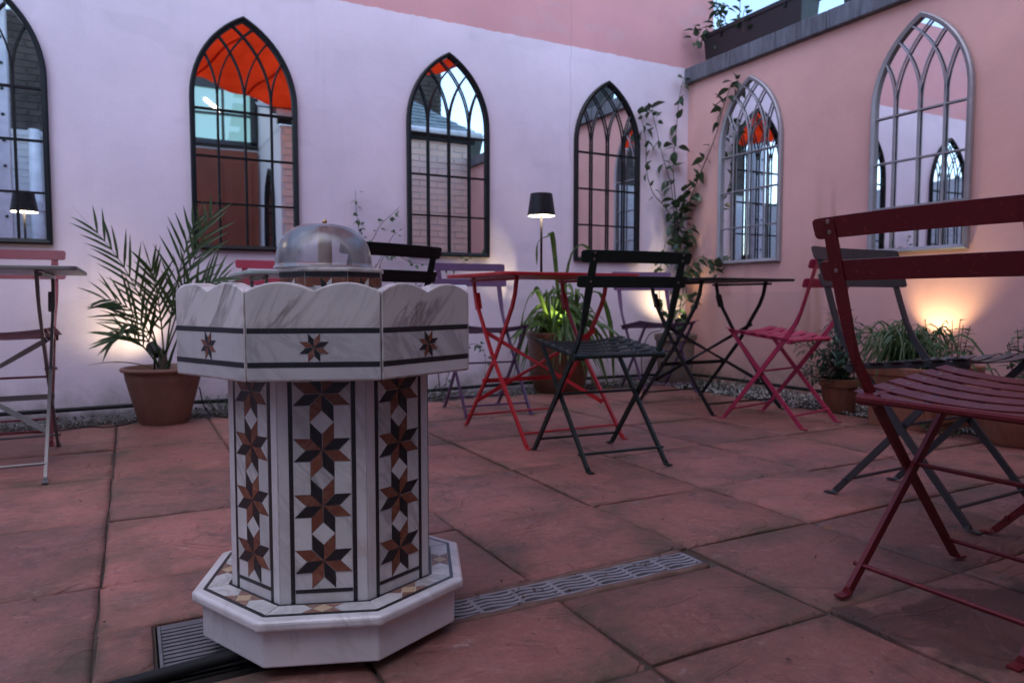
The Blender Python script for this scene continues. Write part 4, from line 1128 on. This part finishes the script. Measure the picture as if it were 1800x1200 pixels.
mid = smooth_path([(3.67, 4.16, .78), (3.66, 4.17, 1.05), (3.65, 4.18, 1.3)], 6)
leaves_on(CL, mid, o0, 80, LF, .12, 'y')

# wall vine behind the fountain -----------------------------------------
WV = thing('wall_vine', 'sparse small leaved vine clinging to the wall behind the fountain', 'climber', (1.4, 4.2, 0)); o1 = Vector((1.4, 4.2, 0))
LS = [leaf_shape(.034, .024, 4, .3, .2).mesh('leaf', 'leaf_pale', True), leaf_shape(.026, .02, 4, .3, .2).mesh('leaf', 'leaf_climber', True)]
for st, n in (([(1.30, 4.2, .02), (1.29, 4.22, .5), (1.26, 4.22, .85), (1.22, 4.22, 1.0), (1.205, 4.22, 1.1), (1.20, 4.22, 1.24)], 34), ([(1.29, 4.22, .6), (1.36, 4.22, .84), (1.44, 4.22, .87), (1.535, 4.22, .83), (1.666, 4.22, .81), (1.84, 4.22, .80), (1.92, 4.22, .86)], 36),
              ([(1.25, 4.22, .86), (1.32, 4.22, .99), (1.355, 4.22, 1.05), (1.43, 4.22, 1.12), (1.47, 4.21, 1.16)], 14), ([(1.27, 4.22, .7), (1.42, 4.22, .97), (1.46, 4.22, 1.0)], 8), ([(1.75, 4.2, .02), (1.80, 4.16, .2), (1.89, 4.15, .30), (1.98, 4.14, .30), (2.01, 4.13, .22), (2.0, 4.12, .10)], 34), ([(1.35, 4.22, .75), (1.5, 4.21, .70), (1.6, 4.2, .66)], 12)):
    path = smooth_path(st, 6)
    m = MB(); m.tube([p - o1 for p in path], [.0026 - .0016 * k / len(path) for k in range(len(path))], 5); m.build('stem', 'stem_brown', WV)
    leaves_on(WV, path, o1, n, LS, .025, 'y')

# nandina, spider plant, bowl of shoots on the right -----------------------
NP = (3.34, 2.53)
pot('flowerpot', 'small terracotta pot holding the bushy dark green shrub', (*NP, 0), [(.072, 0), (.076, .006), (.092, .13), (.094, .135), (.104, .137), (.107, .175), (.098, .177), (.092, .14)], 'terracotta', .094, .155)
NT = thing('bushy_shrub', 'bushy dark green shrub with fine pointed leaves', 'shrub', (*NP, .155))
rnd = random.Random(8); fo = MB(); lm = leaf_shape(.05, .015, 3, .3, .3)
for k in range(30):
    a = rnd.uniform(0, 6.28); sp = rnd.uniform(.03, .26); h = rnd.uniform(.12, .40) - sp * .5
    if k % 5 == 0: h = rnd.uniform(.02, .1)
    tip = Vector((sp * math.cos(a), sp * math.sin(a), max(.02, h))); tip.x = min(tip.x, .30)
    path = bez((0, 0, 0), (tip.x * .3, tip.y * .3, tip.z * .8), tip, 8)
    m = MB(); m.tube(path, .0022, 5); m.build('stem', 'stem_brown', NT)
    for i in range(44):
        t = rnd.uniform(.25, 1); q = int(t * 7.99); p = path[q].lerp(path[q + 1], t * 8 - q) if q < 8 else path[8]
        d = Vector((rnd.gauss(0, 1), rnd.gauss(0, 1), rnd.gauss(.1, .6))).normalized(); p = p + d * rnd.uniform(0, .045)
        rt = d.to_track_quat('Y', 'Z').to_matrix(); s = rnd.uniform(.6, 1.15)
        fo.add([p + rt @ (Vector(v) * s) for v in lm.v], lm.f)
tag(fo.build('foliage', 'leaf_dark', NT), kind='stuff')
RP = thing('planter', 'rectangular terracotta planter with a moulded panel by the salmon wall', 'plant pot', (3.31, 2.06, 0), R(4))
a_, b_, h_ = .215, .165, .285
m = MB()
def rectring(x, y, z): return [(-x, -y, z), (x, -y, z), (x, y, z), (-x, y, z)]
rings = [rectring(a_ - .02, b_ - .02, 0), rectring(a_ - .006, b_ - .006, .235), rectring(a_ - .004, b_ - .004, .240), rectring(a_ + .006, b_ + .006, .245), rectring(a_ + .010, b_ + .010, .284), rectring(a_ - .012, b_ - .012, .286), rectring(a_ - .02, b_ - .02, .22)]
for rg in rings: m.v += rg
for r_ in range(len(rings) - 1):
    for i in range(4): m.f.append((r_ * 4 + i, r_ * 4 + (i + 1) % 4, r_ * 4 + 4 + (i + 1) % 4, r_ * 4 + 4 + i))
m.f.append((0, 3, 2, 1)); m.f.append(tuple(24 + k for k in range(4)))
m.build('pot', 'terracotta', RP, bevel=.005)
for face in range(2):
    m = MB()
    L_ = (b_ if face == 0 else a_) - .045
    for (u0, u1, z0_, z1_) in ((-L_, L_, .035, .045), (-L_, L_, .190, .200), (-L_, -L_ + .01, .045, .190), (L_ - .01, L_, .045, .190)):
        tl = lambda z: .006 + (.235 - z) * .0596
        if face == 0: m.add([(-(a_ - tl(z)) - e, u, z) for z in (z0_, z1_) for u in (u0, u1) for e in (-.004, .004)], [(1, 3, 7, 5), (0, 1, 5, 4), (2, 3, 1, 0), (4, 5, 7, 6), (3, 2, 6, 7)])
        else: m.add([(u, -(b_ - tl(z)) - e, z) for z in (z0_, z1_) for u in (u0, u1) for e in (-.004, .004)], [(1, 3, 7, 5), (0, 1, 5, 4), (2, 3, 1, 0), (4, 5, 7, 6), (3, 2, 6, 7)])
    m.build('moulding', 'terracotta', RP)
m = MB(); m.rect(-a_ + .02, a_ - .02, -b_ + .02, b_ - .02, .2, .255); m.build('soil', 'soil', RP)
SP_ = thing('spider_plant', 'grassy spider plant spilling over the rectangular planter', 'plant', (3.30, 2.12, .255)); rnd = random.Random(31); fo = MB()
for k in range(230):
    a = rnd.uniform(0, 6.28); sp = rnd.uniform(.08, .34); bx, by = rnd.uniform(-.10, .10), rnd.uniform(-.10, .10)
    up = rnd.uniform(.12, .30); dx, dy = math.cos(a), math.sin(a)
    if dx > .3: sp *= .5
    e = rnd.uniform(-.16, .12)
    blade(fo, bez((bx, by, 0), (bx + dx * sp * .4, by + dy * sp * .4, up * 1.5), (bx + dx * sp, by + dy * sp, e), 7), rnd.uniform(.006, .012), (rnd.uniform(-1.2, .3), rnd.uniform(-.9, .9), .8), .6, .25)
tag(fo.build('foliage', 'leaf_spider', SP_), kind='stuff')
pot('flowerpot', 'wide round terracotta bowl at the end of the row of pots', (3.28, 1.60, 0), [(.150, 0), (.158, .008), (.195, .14), (.205, .20), (.216, .205), (.218, .235), (.205, .238), (.195, .20)], 'terracotta', .198, .205)
def shoots(label, loc, n, hmin, hmax, spread, mats, seed, name='leafy_plant', lw=(.050, .027)):
    t = thing(name, label, 'plant', loc); rnd = random.Random(seed)
    ms = [leaf_shape(lw[0], lw[1], 4, .3, .25).mesh('leaf', mt, True) for mt in mats]
    for k in range(n):
        x, y = rnd.uniform(-spread, spread), rnd.uniform(-spread, spread); h = rnd.uniform(hmin, hmax)
        tip = Vector((x * 1.4, y * 1.4, h)); path = bez((x * .6, y * .6, 0), (x, y, h * .6), tip, 6)
        m = MB(); m.tube(path, .0017, 5); m.build('stem', 'moss', t)
        for i in range(rnd.randint(5, 10)):
            q = rnd.uniform(.35, 1) * 5.99; p = path[int(q)].lerp(path[int(q) + 1], q - int(q))
            an = rnd.uniform(0, 6.28); d = Vector((math.cos(an), math.sin(an), rnd.uniform(-.1, .6))).normalized()
            ob = place('leaf', rnd.choice(ms), t, p, d.to_track_quat('Y', 'Z').to_euler()); s = rnd.uniform(.6, 1.2); ob.scale = (s,) * 3
    return t
shoots('pale variegated shoots growing in the round terracotta bowl', (3.30, 1.62, .205), 16, .10, .27, .13, ['leaf_pale', 'leaf_dark'], 3)
shoots('thin leafy sprigs beside the spotlight in the rectangular planter', (3.44, 1.99, .255), 9, .12, .27, .055, ['leaf_dark', 'leaf_pale'], 6)
shoots('low creeping weeds on the gravel below the round bowl', (3.18, 1.82, .0), 14, .02, .07, .10, ['leaf_dark', 'moss'], 9, lw=(.022, .014))
shoots('tiny weeds at the foot of the white wall beside the fountain', (1.55, 4.16, .0), 16, .02, .07, .16, ['moss', 'leaf_dark'], 12, lw=(.016, .009))
shoots('tuft of fine weeds in the gravel beside the palm pot', (.42, 4.10, .0), 14, .03, .10, .10, ['moss', 'leaf_dark'], 13, lw=(.016, .007))
shoots('small green weeds rooted under the black table', (3.45, 3.55, .0), 16, .02, .10, .12, ['moss', 'leaf_dark'], 14, lw=(.020, .012))
shoots('low weeds in the gravel behind the brown glazed pot', (2.75, 4.08, .0), 18, .02, .07, .14, ['moss', 'leaf_dark'], 15, lw=(.018, .010))

# planter boxes on the coping ------------------------------------------------
def trough(label, y0, y1, x0=3.85, x1=4.02):
    t = thing('window_box', label, 'planter', (0, 0, 2.332)); h = .235
    m = MB()
    ring = lambda e, z: [(x0 - e, y0 - e, z), (x1 + e, y0 - e, z), (x1 + e, y1 + e, z), (x0 - e, y1 + e, z)]
    rg = [ring(-.016, 0), ring(0, h - .03), ring(.010, h - .03), ring(.010, h), ring(-.008, h), ring(-.014, h - .05)]
    for r_ in rg: m.v += r_
    for r_ in range(len(rg) - 1):
        for i in range(4): m.f.append((r_ * 4 + i, r_ * 4 + (i + 1) % 4, r_ * 4 + 4 + (i + 1) % 4, r_ * 4 + 4 + i))
    m.f += [(0, 3, 2, 1), tuple(20 + k for k in range(4))]
    m.build('box', 'planter_black', t, bevel=.002)
    for k in range(2):
        m = MB(); m.box((x0 - .006, y0 + (y1 - y0) * (.15 + .65 * k), h - .045), (.006, .018, .03)); m.build('clip', 'plastic_black', t)
    return t
trough('black plastic window box on the coping with leaves trailing over it', 3.27, 4.16)
trough('second black window box further along the coping from the corner', 2.0, 2.98)
TV = thing('trailing_plant', 'leafy plant spilling from the window box in the corner', 'plant', (3.93, 4.05, 2.5)); o2 = Vector((3.93, 4.05, 2.5)); rnd = random.Random(17)
for st, n in (([(3.93, 4.05, 2.52), (3.90, 4.08, 2.75), (3.87, 4.07, 3.05)], 46), ([(3.93, 4.0, 2.52), (3.88, 3.98, 2.68), (3.84, 3.95, 2.72), (3.83, 3.98, 2.55)], 30), ([(3.9, 4.1, 2.52), (3.84, 4.14, 2.62), (3.80, 4.16, 2.56), (3.79, 4.17, 2.5)], 18), ([(3.95, 3.9, 2.5), (3.9, 3.85, 2.75), (3.88, 3.84, 3.0)], 20), ([(3.9, 3.78, 2.5), (3.85, 3.74, 2.62), (3.82, 3.74, 2.56), (3.825, 3.74, 2.45)], 12)):
    path = smooth_path(st, 6)
    m = MB(); m.tube([p - o2 for p in path], .0025, 5); m.build('stem', 'stem_brown', TV)
    for i in range(n):
        k = rnd.random() * (len(path) - 1.01); a = int(k); p = path[a].lerp(path[a + 1], k - a)
        d = Vector((rnd.gauss(-.2, .8), rnd.gauss(0, .8), rnd.gauss(-.2, .6))).normalized()
        ob = place('leaf', rnd.choice(LF), TV, p + d * rnd.uniform(0, .06) - o2, (d.to_track_quat('Y', 'Z')).to_euler()); s = rnd.uniform(.6, 1.0); ob.scale = (s,) * 3

# fallen leaves and crumbs on the slabs
rnd = random.Random(2); db = MB(); lm = leaf_shape(.012, .006, 3, .4, .3)
for _ in range(170):
    x, y = rnd.uniform(-.3, 3.0), rnd.uniform(.6, 3.7)
    if rnd.random() < .35: x, y = rnd.uniform(.55, 1.1), rnd.uniform(1.20, 1.29)
    s = rnd.uniform(.3, 1.1); q = Matrix.Rotation(rnd.random() * 6.3, 3, 'Z') @ Matrix.Rotation(rnd.uniform(-.4, .4), 3, 'X')
    db.add([Vector((x, y, .006)) + q @ (Vector(v) * s) for v in lm.v], lm.f)
tag(db.build('leaf_litter', 'dead_leaf'), 'scattered crumbs of dead leaf on the paving', 'leaf litter', kind='stuff')
